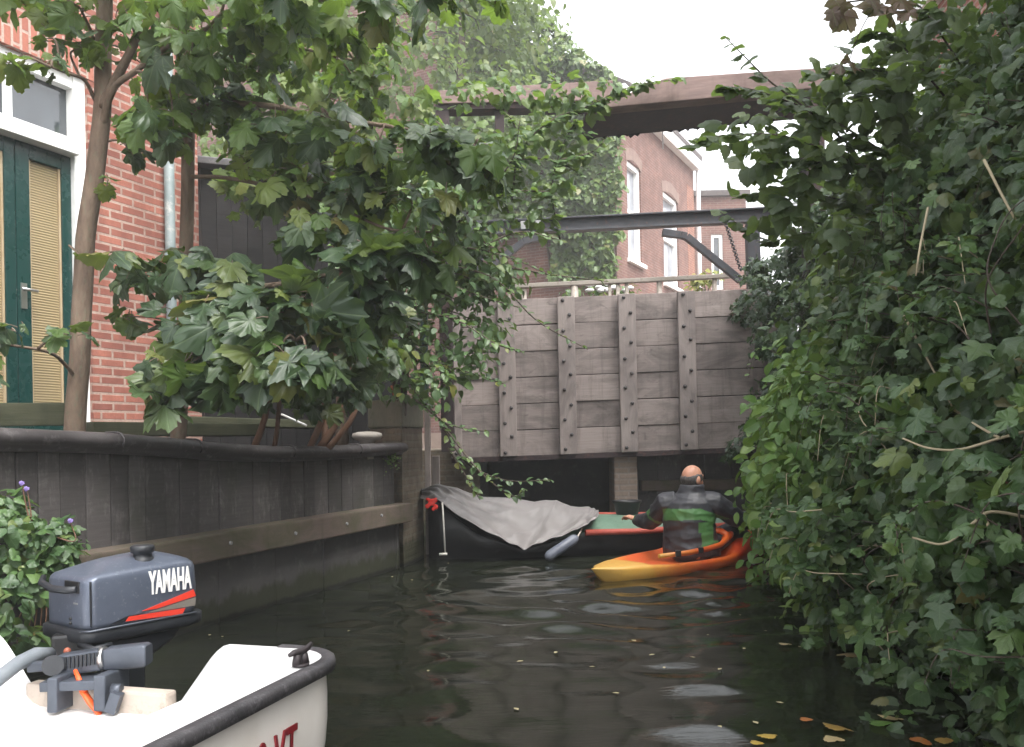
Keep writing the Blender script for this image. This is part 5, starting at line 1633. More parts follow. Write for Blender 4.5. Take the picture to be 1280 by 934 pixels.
# ---- the two maples -------------------------------------------------
def tree(name, label, loc, trunkfn, clusters, temps, lm, bm, petl=.45, cat='tree', parts=('trunk','crown'), group=None, second=None, **kw):
    root = empty(name, loc, label, cat, group)
    mb = MB(); paths = trunkfn(mb)
    tw = connect(mb, clusters, paths)
    P, N_, T_, S_ = cluster_leaves(clusters, **kw)
    if petl: petioles(mb, P, T_, petl, .0022, S_)
    mb.build(parts[0], bm, root, fixn=False)
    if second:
        sel = rng.random(len(P)) < second[1] + np.clip((P[:,2]-1.9)/1.4, 0, 1)*.5  # higher leaves get the brighter material more often: backlit crown top painted in
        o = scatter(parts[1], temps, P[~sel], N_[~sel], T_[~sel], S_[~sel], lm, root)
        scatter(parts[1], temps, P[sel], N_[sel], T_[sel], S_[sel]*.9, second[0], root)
    else: scatter(parts[1], temps, P, N_, T_, S_, lm, root)
    return root

def trunk1(mb):
    paths = [limb(mb, pix([(92,575,4.75),(95,530,4.75),(100,430,4.72),(108,300,4.7),(124,160,4.68),(129,80,4.68),(131,-60,4.7),(135,-250,4.75)]), .058, .036, 12, .012)]
    paths.append(limb(mb, pix([(127,135,4.66),(145,98,4.6),(165,60,4.55),(200,-5,4.5),(235,-80,4.5)]), .028, .014, 10, .01))
    paths.append(limb(mb, pix([(124,165,4.68),(140,112,4.58),(170,88,4.5),(215,55,4.4),(250,42,4.3),(278,16,4.25)]), .020, .007, 8, .01))
    paths.append(limb(mb, pix([(118,125,4.68),(105,100,4.55),(85,92,4.45),(64,84,4.35)]), .012, .005, 6, .006))
    paths.append(limb(mb, pix([(96,475,4.72),(80,455,4.6),(60,440,4.45),(15,432,4.3),(-20,425,4.25)]), .012, .005, 6, .006))
    paths.append(limb(mb, pix([(120,60,4.7),(112,35,4.6),(100,10,4.5)]), .012, .006, 6))
    return paths
CL1 = [(58,80,4.35,32,16,.15,8,.15),(100,22,4.5,28,22,.18,7,.17),(58,48,4.4,30,12,.15,5,.14),(150,40,4.5,30,25,.2,7,.17),(185,140,4.45,42,26,.2,12,.19),(218,170,4.45,22,12,.12,4,.18),
       (100,60,4.5,25,12,.15,5,.16),(12,78,4.3,18,14,.12,4,.14),(20,415,4.25,34,14,.12,6,.15),(80,420,4.3,26,12,.12,5,.14),(-10,450,4.2,20,20,.1,4,.14),(135,232,4.6,22,8,.1,4,.11),(98,318,4.6,14,6,.08,2,.12),
       (240,60,4.35,45,35,.25,16,.19),(205,20,4.4,45,30,.25,12,.19),(150,-60,4.6,120,40,.5,40,.2),(290,10,4.25,50,30,.25,16,.2),(30,-30,4.4,90,30,.4,22,.19),(190,90,4.9,40,35,.3,12,.16),(160,185,4.6,22,16,.15,4,.14),(240,120,4.7,40,30,.25,12,.16),(160,325,4.4,26,16,.15,5,.17)]
CL1 = [c[:6] + (int(c[6]*1.25), c[7]*.82) for c in CL1]
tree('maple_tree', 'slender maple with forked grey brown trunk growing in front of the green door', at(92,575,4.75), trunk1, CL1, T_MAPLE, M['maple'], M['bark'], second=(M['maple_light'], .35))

def trunk2(mb):
    paths = [limb(mb, pix([(222,580,5.15),(226,500,5.12),(231,400,5.1),(234,250,5.05),(236,150,5.0),(229,90,5.0),(222,0,5.0),(220,-160,5.05)]), .046, .026, 10, .012)]
    paths.append(limb(mb, pix([(236,145,5.0),(262,130,4.85),(330,132,4.7),(430,150,4.5),(520,165,4.35),(600,195,4.3)]), .022, .006, 8, .012))
    paths.append(limb(mb, pix([(233,220,5.05),(300,225,4.8),(400,250,4.6),(480,285,4.5),(540,290,4.45)]), .013, .005, 7, .012))
    paths.append(limb(mb, pix([(231,400,5.1),(250,370,4.85),(310,360,4.5),(380,350,4.3),(450,330,4.3),(520,300,4.3)]), .020, .006, 7, .012))
    paths.append(limb(mb, pix([(230,445,5.1),(250,430,4.8),(300,420,4.4),(370,425,4.15)]), .016, .006, 7, .012))
    paths.append(limb(mb, pix([(229,80,5.0),(260,40,4.7),(330,10,4.3),(430,-5,4.0),(560,-15,3.8),(640,-25,3.8)]), .024, .006, 7, .012))
    paths.append(limb(mb, pix([(230,100,5.0),(290,70,4.8),(370,60,4.6),(460,80,4.5)]), .018, .006, 7, .012))
    return paths
CL2 = [(270,60,4.7,45,40,.3,18,.19),(345,70,4.6,45,35,.3,16,.19),(395,18,4.1,55,28,.3,20,.18),(475,8,3.95,50,20,.25,16,.17),(555,0,3.8,40,12,.2,10,.17),(615,-8,3.8,26,10,.15,6,.15),(330,20,4.3,45,28,.3,16,.19),(470,60,4.8,45,30,.3,10,.15),(450,110,4.9,40,26,.3,10,.15),(380,60,4.9,50,35,.3,16,.17),(430,50,4.3,45,28,.25,9,.17),
  (290,140,4.8,50,30,.25,18,.18),(350,165,4.6,55,35,.3,22,.19),(415,160,4.5,50,25,.3,13,.18),(470,190,4.4,45,22,.25,13,.18),(530,180,4.3,55,20,.25,18,.18),(585,195,4.25,38,20,.22,13,.17),(610,228,4.3,22,16,.15,6,.16),
  (315,205,4.8,30,18,.2,6,.16),(370,230,4.6,55,30,.25,20,.19),(440,240,4.5,50,24,.25,13,.18),(500,245,4.4,42,22,.2,10,.17),(555,262,4.35,34,20,.2,8,.16),(405,290,4.5,55,28,.25,15,.2),
  (190,345,4.6,32,20,.2,10,.17),(240,330,4.6,42,24,.22,16,.18),(285,345,4.5,42,24,.22,15,.18),(235,395,4.5,48,32,.22,18,.2),(300,385,4.3,50,36,.22,20,.22),(355,390,4.2,50,34,.22,20,.24),(410,370,4.2,45,32,.22,17,.23),(455,330,4.25,45,30,.2,17,.22),(505,315,4.3,38,28,.2,13,.21),
  (230,455,4.3,48,26,.2,12,.21),(200,498,4.25,22,12,.12,4,.2),(285,450,4.2,45,26,.2,12,.24),(345,445,4.1,40,24,.18,11,.26),(385,450,4.05,22,16,.12,5,.28),(430,415,4.3,36,26,.2,10,.2),(160,395,4.6,20,12,.12,4,.15),(470,380,4.4,40,26,.2,11,.19),(540,320,4.35,32,24,.18,9,.2)]
DENS = 1.75
CL2 = [c[:7] + ((c[7]*.80,)) for c in CL2]
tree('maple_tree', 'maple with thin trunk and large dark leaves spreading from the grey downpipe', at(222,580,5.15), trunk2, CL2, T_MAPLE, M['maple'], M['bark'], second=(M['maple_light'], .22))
DENS = 1.0
# bright maple foliage further back
def trunk3(mb):
    return [limb(mb, pix([(430,560,7.6),(425,400,7.6),(415,200,7.6),(400,20,7.6)]), .06, .02, 8, .02), limb(mb, pix([(420,300,7.6),(370,200,7.4),(330,120,7.4)]), .03, .01, 7, .02), limb(mb, pix([(422,330,7.6),(470,260,7.4),(520,200,7.4)]), .03, .01, 7, .02)]
CL3 = [(x, y, 7.5+random.uniform(-.4,.4), 42, 34, .35, 34, .16) for x, y in ((350,110),(400,110),(440,130),(330,170),(390,180),(450,190),(500,210),(420,240),(360,230),(480,260),(530,240),(560,190),(520,150),(460,90),(390,60),(310,240),(540,290),(470,310))]
tree('maple_tree', 'bright green sapling with smaller leaves standing behind the dark maple leaves', at(430,560,7.6), trunk3, CL3, T_MAPLE, M['maple_light'], M['bark'], petl=0)

# saplings between the cap rail and the pillar
sroot = empty('sapling_clump', at(400,560,5.9), 'clump of thin brown sapling stems leaning behind the cap rail', 'saplings')
mb = MB()
for pts in ([(318,560,5.7),(333,510,5.6),(338,470,5.5),(345,430,5.3)], [(345,560,5.8),(350,505,5.7),(352,460,5.6),(350,400,5.4)], [(388,560,5.9),(410,500,5.9),(418,440,5.8),(425,360,5.7),(440,280,5.6)],
            [(400,560,6.0),(428,510,6.0),(440,460,6.0),(452,420,5.9)], [(405,560,6.0),(404,500,6.0),(412,430,5.9),(400,370,5.8)], [(410,560,6.0),(440,520,6.0),(455,470,6.1),(462,400,6.2),(470,330,6.2)]):
    limb(mb, pix(pts), random.uniform(.016,.028), .008, 8, .02)
mb.build('stem', M['twig_red'], sroot)
cl = [(x,y,5.6+random.uniform(-.2,.3),30,22,.22,13,.13) for x,y in ((310,490),(365,470),(330,460),(440,480),(480,440),(490,390),(345,420),(420,350),(455,410),(405,365),(470,330),(440,480),(400,470),(385,500),(455,450))]
P,N_,T_,S_ = cluster_leaves(cl); scatter('foliage', T_MAPLE, P,N_,T_,S_, M['maple'], sroot)

# ---- hazel shrub and sprigs over the bridge --------------------------
def sprig(path, n, sz, spread=.5, tipdrop=.35):
    Q = smoothpath(path, 10); pos, nrm, tip, siz = [], [], [], []
    for i in range(n):
        t = (i+.5)/n; k = min(len(Q)-2, int(t*(len(Q)-1))); p = Q[k].lerp(Q[k+1], random.random()); d = (Q[k+1]-Q[k]).normalized()
        side = 1 if i % 2 else -1
        sd = d.cross(Vector((0,0,1))).normalized()*side
        pos.append(p[:]); nrm.append((Vector((.1,-.35,.9)) + Vector(rng.normal(size=3))*.3)[:])
        tip.append((d*.8 + sd*spread*1.6 + Vector((0,-.1,-tipdrop)) + Vector(rng.normal(size=3))*.2)[:]); siz.append(sz*random.uniform(.65,1.2)*(1-.3*t))
    return pos, nrm, tip, siz
hz = empty('hazel_shrub', at(520,560,7.2), 'shrub with small toothed leaves hanging across the plank bridge beside the pillar', 'shrub')
SPR = [([(520,330,6.9),(570,310,6.7),(630,320,6.5),(690,345,6.3)], 46), ([(560,330,6.8),(620,350,6.6),(670,400,6.4),(735,437,6.2)], 34), ([(640,335,6.7),(700,345,6.6),(760,352,6.6)],20),
       ([(510,480,6.9),(545,520,6.7),(580,575,6.5),(630,600,6.3),(688,600,6.2)], 42), ([(560,540,6.6),(600,590,6.4),(640,620,6.3),(655,612,6.3)], 26), ([(520,390,6.8),(570,400,6.6),(620,430,6.5),(655,440,6.4)], 30),
       ([(500,420,6.9),(540,450,6.8),(600,470,6.6),(630,480,6.5)], 34), ([(560,290,6.8),(600,250,6.6),(640,200,6.4),(650,150,6.3)], 36), ([(600,310,6.6),(650,290,6.5),(700,300,6.4)], 24), ([(480,350,6.9),(540,350,6.7),(600,370,6.6),(650,385,6.5)], 36),
       ([(520,500,6.8),(560,530,6.6),(610,540,6.5)], 22), ([(470,300,6.9),(520,280,6.8),(570,260,6.6)], 30), ([(560,560,6.6),(585,600,6.5),(600,625,6.4)], 16)]
mb = MB(); A = [[],[],[],[]]
mb2 = [limb(mb, pix([(500,600,7.4),(505,500,7.2),(515,400,7.0),(530,320,6.9),(560,280,6.8)]), .035, .012, 8, .03), limb(mb, pix([(505,520,7.2),(480,420,7.0),(470,330,6.9),(475,260,6.9)]), .022, .01, 8, .03)]
for pts, n in SPR:
    Q = pix(pts); limb(mb, Q, .009, .003, 5)
    for a, b in zip(A, sprig(Q, n, .075)): a += b
cl = [(x,y,6.9+random.uniform(-.35,.3),36,30,.3,100,.078) for x,y in ((470,440),(500,300),(450,300),(440,350),(520,400),(555,310),(605,360),(480,260),(540,230),(590,330),(470,400),(480,300),(530,310),(580,300),(610,330),(480,380),(530,370),(580,380),(610,410),(490,440),(540,430),(590,450),(560,350),(510,480),(550,480),(600,290),(630,350),(520,260),(570,250),(500,340),(450,350),(450,400))]
connect(mb, cl, mb2, .008, 4)
P,N_,T_,S_ = cluster_leaves(cl)
P = np.vstack([P, A[0]]); N_ = np.vstack([N_, A[1]]); T_ = np.vstack([T_, A[2]]); S_ = np.concatenate([S_, A[3]])
mb.build('stem', M['bark_dark'], hz, fixn=False); scatter('foliage', T_OVATE, P,N_,T_,S_, M['hazel'], hz)

vn = empty('climbing_vine', at(650,300,6.6), 'pale green vine climbing over the reddish overhead beam', 'vine')
mb = MB(); A = [[],[],[],[]]
for pts, n in (([(640,250,6.9),(650,190,6.7),(690,150,6.7),(730,135,6.8),(790,108,6.85),(860,97,6.9)], 60), ([(650,190,6.7),(640,150,6.7),(610,120,6.8),(580,100,6.9)], 34), ([(700,300,6.9),(690,240,6.7),(700,190,6.7),(720,150,6.7)], 44),
               ([(640,280,6.9),(620,220,6.7),(600,180,6.6)], 30), ([(690,240,6.7),(640,240,6.6),(600,260,6.6)], 30), ([(700,200,6.7),(740,190,6.8),(760,170,6.9)], 20), ([(720,130,6.8),(700,110,6.8),(690,90,6.9)], 16),([(640,200,6.7),(690,200,6.7),(730,220,6.8)],24)):
    Q = pix(pts); limb(mb, Q, .008, .003, 5)
    for a, b in zip(A, sprig(Q, n, .088, .8)): a += b
cl = [(x,y,6.85+random.uniform(-.2,.2),30,24,.2,32,.085) for x,y in ((585,118),(625,112),(668,120),(712,118),(748,124),(650,170),(690,160),(640,220),(690,230),(670,270),(610,170),(720,180),(610,240))]
cl += [(772,113,6.86,20,8,.08,16,.075),(802,103,6.86,18,7,.08,12,.07),(740,131,6.84,16,8,.08,14,.08)]
P,N_,T_,S_ = cluster_leaves(cl)
mb.build('stem', M['bark_dark'], vn, fixn=False)
scatter('foliage', T_CORD, np.vstack([P,A[0]]), np.vstack([N_,A[1]]), np.vstack([T_,A[2]]), np.concatenate([S_,A[3]]), M['vine'], vn)

# ---- trees far behind -------------------------------------------------
def far_tree(label, base, pts, clusters, mat, sz):
    root = empty('broadleaf_tree', at(*base), label, 'tree', 'trees beyond the bridge')
    mb = MB(); Q = [limb(mb, pix(pts), .13, .04, 8, .05)]; connect(mb, clusters, Q, .018, 5)
    mb.build('trunk', M['bark_dark'], root, fixn=False)
    P,N_,T_,S_ = cluster_leaves(clusters, shell=.6); scatter('crown', T_SMALL, P,N_,T_,S_, mat, root)
far_tree('tall olive green tree rising behind the thinner overhead beam', (560,548,15.5), [(560,540,15.5),(562,300,15.5),(575,100,15.5),(580,-60,15.5)],
   [(x,y,15.5+random.uniform(-1,1),58,44,1.0,210,.17) for x,y in ((480,40),(540,60),(600,40),(640,70),(620,120),(560,130),(500,120),(660,20),(580,-10),(520,-20),(640,-20),(470,90),(590,180),(540,200),(640,170))], M['far_leaf'], .17)
far_tree('broad tree with sky gaps standing behind the dark garden shed', (340,548,12.5), [(345,540,12.5),(340,300,12.5),(330,100,12.5),(330,-60,12.5)],
   [(x,y,12.5+random.uniform(-1,1),50,40,.8,130,.15) for x,y in ((270,140),(330,150),(390,120),(440,60),(380,30),(250,60),(420,170),(300,-10),(440,-20),(280,190),(350,200))], M['far_leaf'], .15)
# small yellow green bush by the far window, white flowers behind the rail
def bush(name, label, base, clusters, temps, mat, cat='bush', stem='bark_dark', kw={}):
    root = empty(name, at(*base), label, cat)
    mb = MB(); b = at(*base)
    for (px,py,Y,*_r) in clusters: limb(mb, [b, b.lerp(at(px,py,Y),.5)+Vector((random.uniform(-.05,.05),0,.02)), at(px,py,Y)], .012, .005, 5)
    mb.build('stem', M[stem], root, fixn=False)
    P,N_,T_,S_ = cluster_leaves(clusters, **kw); scatter('foliage', temps, P,N_,T_,S_, mat, root); return root
bush('yellow_bush', 'small yellow green bush below the far white window behind the railing', (882,375,15), [(878,350,15,14,10,.2,70,.11),(890,345,15,12,8,.2,50,.11),(872,358,15,12,8,.2,40,.11)], T_SMALL, leafmat('yellow_leaf', [(0,(.16,.17,.03)),(1,(.30,.27,.05))], .5, .4))
fb_ = bush('flowering_plant', 'potted plant with white blooms peeking over the bridge behind the railing', (765,385,11), [(745,362,11,18,8,.15,60,.07),(780,362,11,18,8,.15,60,.07),(712,366,11,16,7,.15,40,.07)], T_SMALL, M['hazel'], 'plant')
for k in range(16):
    mb = MB(); c = at(random.choice([752,762,778,786,740])+random.uniform(-6,6), 358+random.uniform(-4,6), 10.85)
    mb.ball(c, (random.uniform(.03,.06),.03,random.uniform(.02,.035)), 8, 6)
    mb.build('flower', M['white_paint'], fb_)

# ---- creeper on the gable -----------------------------------------------
iv = empty('wall_creeper', (CX-1, CY, 1.15), 'dense green creeper covering the gable of the brick house', 'creeper')
def gable(px, py, off):
    q = at(px, py, 1.0); d = Vector((q.x,1.0,q.z-CAMH)); o = Vector((CX,CY,0)) - FD*off
    k = (o.x*FD.x+o.y*FD.y)/(d.x*FD.x+d.y*FD.y)
    return Vector((d.x*k, k, CAMH+d.z*k))
pos, nrm, tip, siz = [], [], [], []
while len(pos) < 9500:
    px, py = random.uniform(548, 783), random.uniform(-60, 352)
    edge = 776 + 7*noise.noise(Vector((py*.05,0,0))) - (8 if py > 300 else 0)
    topy = 93 + (px-765)*.90 + 9*noise.noise(Vector((px*.06,3,0)))
    if px > edge or py < topy: continue
    if py > 295 and px < 690 + 12*noise.noise(Vector((py*.1, 9, 0))): continue
    lump = .30*noise.noise(Vector((px*.022, py*.022, 0))) + .16*noise.noise(Vector((px*.06, py*.06, 4)))
    off = .30 + lump + random.uniform(-.12,.10)
    if py < topy+14: off *= .6
    p = gable(px, py, max(.02, off)); pos.append(p[:])
    nrm.append((Vector((.0,-.6,.55)) + Vector(rng.normal(size=3))*.35)[:]); tip.append((Vector((0,-.35,-.9))+Vector(rng.normal(size=3))*.3)[:]); siz.append(random.uniform(.11,.21))
mb = MB()
for k in range(12):
    x = random.uniform(690,770); limb(mb, [gable(x,352,.03), gable(x-random.uniform(0,20),250,.05), gable(x-random.uniform(10,50),130,.05)], .03, .012, 5)
mb.build('stem', M['bark_dark'], iv, fixn=False); scatter('foliage', T_SMALL+T_IVY[:1], pos,nrm,tip,siz, M['wall_ivy'], iv)

# ---- small plants on the left -------------------------------------------
pb = empty('flowering_shrub', at(30,690,3.72), 'bushy green plant with small purple flowers rooted on the wall behind the outboard motor', 'plant')
cl = [(x,y,Y_,22,19,.12,90,.052) for x,y,Y_ in ((5,650,3.62),(30,660,3.62),(55,672,3.66),(20,690,3.6),(50,705,3.62),(75,690,3.72),(-15,690,3.55),(30,725,3.58),(10,630,3.68),(70,665,3.75))]
cl += [(48,742,3.62,14,16,.08,26,.055),(96,680,3.85,14,8,.06,22,.045),(-20,730,3.5,20,20,.1,40,.06)]
mb = MB(); b = at(25,715,3.74)
for (px,py,Y,*_r) in cl: limb(mb, [b, b.lerp(at(px,py,Y),.5)+Vector((0,-.02,.03)), at(px,py,Y)], .008, .003, 5)
for px,py in ((28,605),(88,652),(34,612)): limb(mb, [at(40,660,3.66), at(px+4,py+25,3.66), at(px,py,3.66)], .004, .002, 5)
for k in range(6): limb(mb, [at(25+k*6,730,3.68), at(28+k*6,760,3.64), at(22+k*7,790+random.uniform(-15,10),3.62)], .005, .002, 5)
mb.build('stem', M['twig_red'], pb, fixn=False)
P,N_,T_,S_ = cluster_leaves(cl); scatter('foliage', T_CORD[:2]+T_OVATE[:1], P,N_,T_,S_, M['bramble'], pb)
for px,py in ((27,604),(33,611),(88,651)):
    pos,nrm,tip,siz = [],[],[],[]; c = at(px,py,3.65)
    for k in range(9):
        a = 2*PI*k/9; pos.append(c[:]); nrm.append((.0+.5*math.sin(a),-.8,.4)); tip.append((math.cos(a),-.3,math.sin(a))); siz.append(.013)
    scatter('flower', T_SMALL, pos,nrm,tip,siz, bpy.data.materials.get('purple_petal') or plain('purple_petal', (.16,.11,.30), .6), pb)
fn = empty('wall_fern', at(486,578,7.05), 'small bright fern tuft growing on the side of the brick pillar', 'fern')
mb = MB(); A = [[],[],[],[]]
for k in range(11):
    a = random.uniform(-1,1); Q = [at(487,580,7.02), at(487+14*a,570+random.uniform(-8,6),6.97), at(487+26*a,580+random.uniform(-10,14),6.93)]
    limb(mb, Q, .003, .0015, 4)
    for x, y in zip(A, sprig(Q, 16, .03, .9)): x += y
mb.build('stem', M['bark_dark'], fn, fixn=False); scatter('foliage', T_SMALL, *A, M['bright_bush'], fn)
lo = empty('water_plant', at(8,830,3.3), 'dark leafy weeds at the waterline below the purple flowered plant', 'plant')
cl = [(x,y,3.35,22,24,.1,36,.06) for x,y in ((5,790),(15,760),(0,830),(22,800))]
mb = MB(); b = at(5,880,3.45)
for (px,py,Y,*_r) in cl: limb(mb, [b, at(px,py,Y)], .006, .003, 5)
mb.build('stem', M['bark_dark'], lo, fixn=False)
P,N_,T_,S_ = cluster_leaves(cl); scatter('foliage', T_OVATE, P,N_,T_,S_, M['creeper'], lo)

# ---- the overgrown right bank --------------------------------------------
BYS = [0.2, 1.2, 2.0, 2.8, 3.4, 4.2, 5.2, 6.2, 7.1, 8.0, 8.9]
BXS = [1.66, 1.46, 1.41, 1.46, 1.55, 1.60, 1.77, 2.10, 2.30, 2.33, 2.42]
def hbase(Y): return np.interp(Y, BYS, BXS)
def hsurf(Y, z, seed, lump):
    near = float(np.interp(Y, [4.6, 7.6], [1, .12]))
    t = min(1, max(0, (z-1.0)/2.1)); sb = .85*near*t**1.2
    bulge = .14*math.sin(min(1,max(0,z/1.3))*PI)
    l = lump*noise.noise(Vector((Y*1.1+seed, z*1.1, seed))) + lump*.6*noise.noise(Vector((Y*2.7, z*2.7+seed, 2)))
    return float(hbase(Y)) + sb - bulge - l
def hedge_leaves(n, y0, y1, z0, z1, sz, seed, depth=.30, top=None, mask=None, lump=.30, out=0.0, up=.55, per=26, crad=(.10,.24), loose=.55):
    pos, nrm, tip, siz = [], [], [], []
    while len(pos) < n:
        Y = random.uniform(y0, y1); z = random.uniform(z0, z1)
        if top is not None and z > top(Y) + .30*noise.noise(Vector((Y*2.2, seed, 0))): continue
        if mask is not None and not mask(Y, z): continue
        c = Vector((hsurf(Y, z, seed, lump) - out + abs(random.gauss(0, depth)) , Y, z))
        R = random.uniform(*crad); dark = random.random()
        for k in range(int(per*random.uniform(.5,1.4))):
            d = Vector(rng.normal(size=3)).normalized(); r = R*random.random()**.4
            p = c + Vector((d.x*r, d.y*r*1.1, d.z*r*.8)); p.z = max(.012, p.z)
            e = Vector(rng.normal(size=3))
            pos.append(p[:]); nrm.append((Vector((-.45,-.25,up)) + d*.45 + e*loose)[:])
            tip.append((Vector((-.30,-.15,-.65)) + d*.6 + Vector(rng.normal(size=3))*.45)[:])
            siz.append(sz*random.choice((.5,.7,.85,1,1.1,1.3))*random.uniform(.85,1.15))
    return pos, nrm, tip, siz
def shoots(n, y0, y1, z0, z1, seed, sz, mb, top=None, L=(.25,.6)):
    """long free shoots arching out of the hedge"""
    A = [[],[],[],[]]
    for k in range(n):
        Y = random.uniform(y0, y1); z = random.uniform(z0, z1)
        if top is not None: z = min(z, top(Y))
        x = hsurf(Y, z, seed, .3)
        l = random.uniform(*L); a = random.uniform(-.9,.9); u = random.uniform(-.1,.5)
        P = [Vector((x+.15, Y, z)), Vector((x-.02, Y+a*l*.3, z+u*l*.6)), Vector((x-.03-.13*l, Y+a*l*.7, z+u*l*.5)), Vector((x-.03-.20*l, Y+a*l, max(.05, z+u*l*.2-.25*l)))]
        limb(mb, P, .0035, .0015, 4)
        for q, w_ in zip(A, sprig(P, int(l*26), sz, .8, .5)): q += w_
    return A
def htop(Y):
    return float(np.interp(Y, [1.5,3.5,4.3,4.8,5.2,5.8,6.5,7.3,8.3,8.9], [4.6,4.5,4.0,3.6,3.35,3.1,2.85,2.8,2.95,2.6]))
def hstems(mb, n, y0, y1, z0, z1, r=.006, out=.05):
    for k in range(n):
        Y = random.uniform(y0,y1); z = random.uniform(z0, z0+(z1-z0)*.4); P = []
        dz = random.uniform(.3,.9); dy = random.uniform(-.7,.7)
        for i in range(5):
            t = i/4; zz = z + dz*t - .25*t*t; yy = Y + dy*t
            near = float(np.interp(yy, [4.6,7.6],[1,.12])); sb = .85*near*min(1,max(0,(zz-1)/2.1))**1.2
            P.append(Vector((float(hbase(yy)) + sb - out - .12*math.sin(PI*t) + random.uniform(-.05,.05), yy, max(.05,zz))))
        limb(mb, P, r, r*.5, 5)
def hplant(name, label, cat, n, y0, y1, z0, z1, sz, temps, mat, seed, nst=20, stem='bark_dark', top=htop, nsh=0, **kw):
    root = empty(name, (float(hbase((y0+y1)/2))+.3, (y0+y1)/2, .1), label, cat)
    mb = MB(); hstems(mb, nst//2, y0, y1, z0, z1, .0035, -.03); 
    for k in range(max(3, nst//4)):     # woody stems behind the leaves
        Y = random.uniform(y0, y1); x = float(hbase(Y))+.45; wm = MB()
        zt_ = min(z1, 2.5); limb(wm, [(x+.2,Y,.05),(x+.15,Y+.1,zt_*.4),(x+.55*min(1,zt_/2)+.2,Y+random.uniform(-.2,.2),zt_*.85)], .014, .005, 6, .05); wm.build('stem', M[stem], root, fixn=False)
    SH = shoots(nsh, y0, y1, max(.25,z0), z1, seed, sz*.8, mb, top) if nsh else [[],[],[],[]]
    tag(mb.build('shoots', M[stem], root, fixn=False), kind='stuff')
    L = hedge_leaves(n, y0, y1, z0, z1, sz, seed, top=top, **kw)
    L = [a + b for a, b in zip(L, SH)]
    scatter('foliage', temps, *L, mat, root)
    return root
def blobmask(cy, cz, ry, rz, seed):
    return lambda Y, z: ((Y-cy)/ry)**2 + ((z-cz)/rz)**2 < 1 + .6*noise.noise(Vector((Y*2, z*2, seed)))
hplant('ivy_thicket', 'dark small leaved ivy smothering the end of the plank bridge', 'ivy', 6500, 6.3, 9.0, 0, 3.0, .070, T_IVY, M['ivy'], 1.0, 22, depth=.16, nsh=16, crad=(.07,.16))
hplant('laurel_bush', 'bright green leafy bush on the bank next to the kayaker', 'bush', 4600, 4.1, 7.2, 0, 2.1, .085, T_OVATE, M['bright_bush'], 2.0, 20, mask=blobmask(5.5,.7,1.45,.85,5), out=.10, depth=.14, nsh=16)
hplant('bramble_bush', 'bramble with three part leaves hanging into the water below the creeper', 'bush', 2900, 3.3, 5.2, 0, 1.9, .105, T_TRI, M['bramble'], 3.0, 22, stem='stem_pale', depth=.18, out=-.06, nsh=26, crad=(.10,.22), per=16)
hplant('wild_creeper', 'dark creeper with heart shaped leaves draped high over the overgrown bank', 'creeper', 7000, 3.4, 7.2, 1.3, 4.3, .080, T_CORD, M['creeper'], 4.0, 26, depth=.20, nsh=40)
hplant('elder_shrub', 'mid green shrub with pointed leaves between the creeper and the ivy covered bridge end', 'shrub', 3000, 4.6, 7.3, .9, 3.1, .092, T_OVATE, M['vine'], 6.0, 18, depth=.18, lump=.34, nsh=24, mask=lambda Y, z: noise.noise(Vector((Y*1.1, z*1.1, 31))) > -.05)
hplant('hop_vine', 'large leaved dark hop vine covering the nearest part of the overgrown bank', 'vine', 10500, 1.0, 4.4, 0, 4.9, .068, T_CORD+T_IVY[:1], M['creeper'], 5.0, 30, depth=.20, nsh=40)
hplant('wild_vine', 'scattered lobed vine leaves hanging free in front of the dark hop vine', 'vine', 560, 2.1, 4.4, .1, 3.3, .074, T_MAPLE, M['bramble'], 8.0, 10, depth=.12, out=.04, nsh=22, per=7, crad=(.08,.22))
hplant('ground_ivy', 'shaded ivy mat deep behind the other leaves of the overgrown bank', 'ivy', 8200, 1.0, 8.9, 0, 3.7, .10, T_IVY, M['ivy'], 7.0, 8, depth=.12, out=-.40, lump=.15, crad=(.15,.3))  # dark leaf layer added so the hedge gaps read as deep shade
# overhanging sprays at the top right
ov = empty('overhanging_vine', at(1050,230,4.6), 'vine spray with soft round leaves hanging in front of the overhead beam', 'vine')
mb = MB(); A = [[],[],[],[]]
for pts, n in (([(1130,230,4.6),(1060,200,4.4),(980,170,4.2),(900,170,4.1),(868,182,4.05)], 44), ([(1120,200,4.6),(1040,150,4.4),(980,125,4.3),(930,110,4.3),(900,112,4.3)], 34), ([(1060,180,4.5),(1000,130,4.3),(960,100,4.2),(930,70,4.2),(905,45,4.2)], 15),
               ([(1120,280,4.8),(1050,250,4.7),(990,240,4.7),(925,245,4.7)], 40), ([(1100,300,4.8),(1020,290,4.8),(960,300,4.8),(900,265,4.8)], 34), ([(1140,180,4.6),(1090,130,4.5),(1060,100,4.5)], 20), ([(1060,220,4.5),(1010,200,4.4),(960,205,4.4)],26),([(1180,120,4.6),(1130,60,4.5),(1100,40,4.4),(1070,50,4.4)],22),([(1160,100,4.7),(1110,90,4.6),(1050,85,4.5),(1020,95,4.5)],24),([(1200,80,4.6),(1160,20,4.5),(1140,0,4.5)],18)):
    Q = pix(pts); limb(mb, Q, .006, .002, 5)
    for a, b in zip(A, sprig(Q, n, .11, .7, .7)): a += b
cl = [(x,y,4.5+random.uniform(-.2,.3),38,30,.25,24,.10) for x,y in ((1010,165),(960,150),(1050,200),(1000,230),(1080,250),(1040,290),(980,265),(1110,200),(1100,150),(1085,120),(1120,100),(1150,70),(1180,40),(1050,130))]
cl += [(x,y,4.5+random.uniform(-.2,.3),34,24,.25,15,.095) for x,y in ((1010,110),(1045,95),(1080,75),(1110,60),(1030,140),(1070,110),(1130,90),(960,190),(920,160),(985,120),(1100,110),(1150,30),(940,210))]
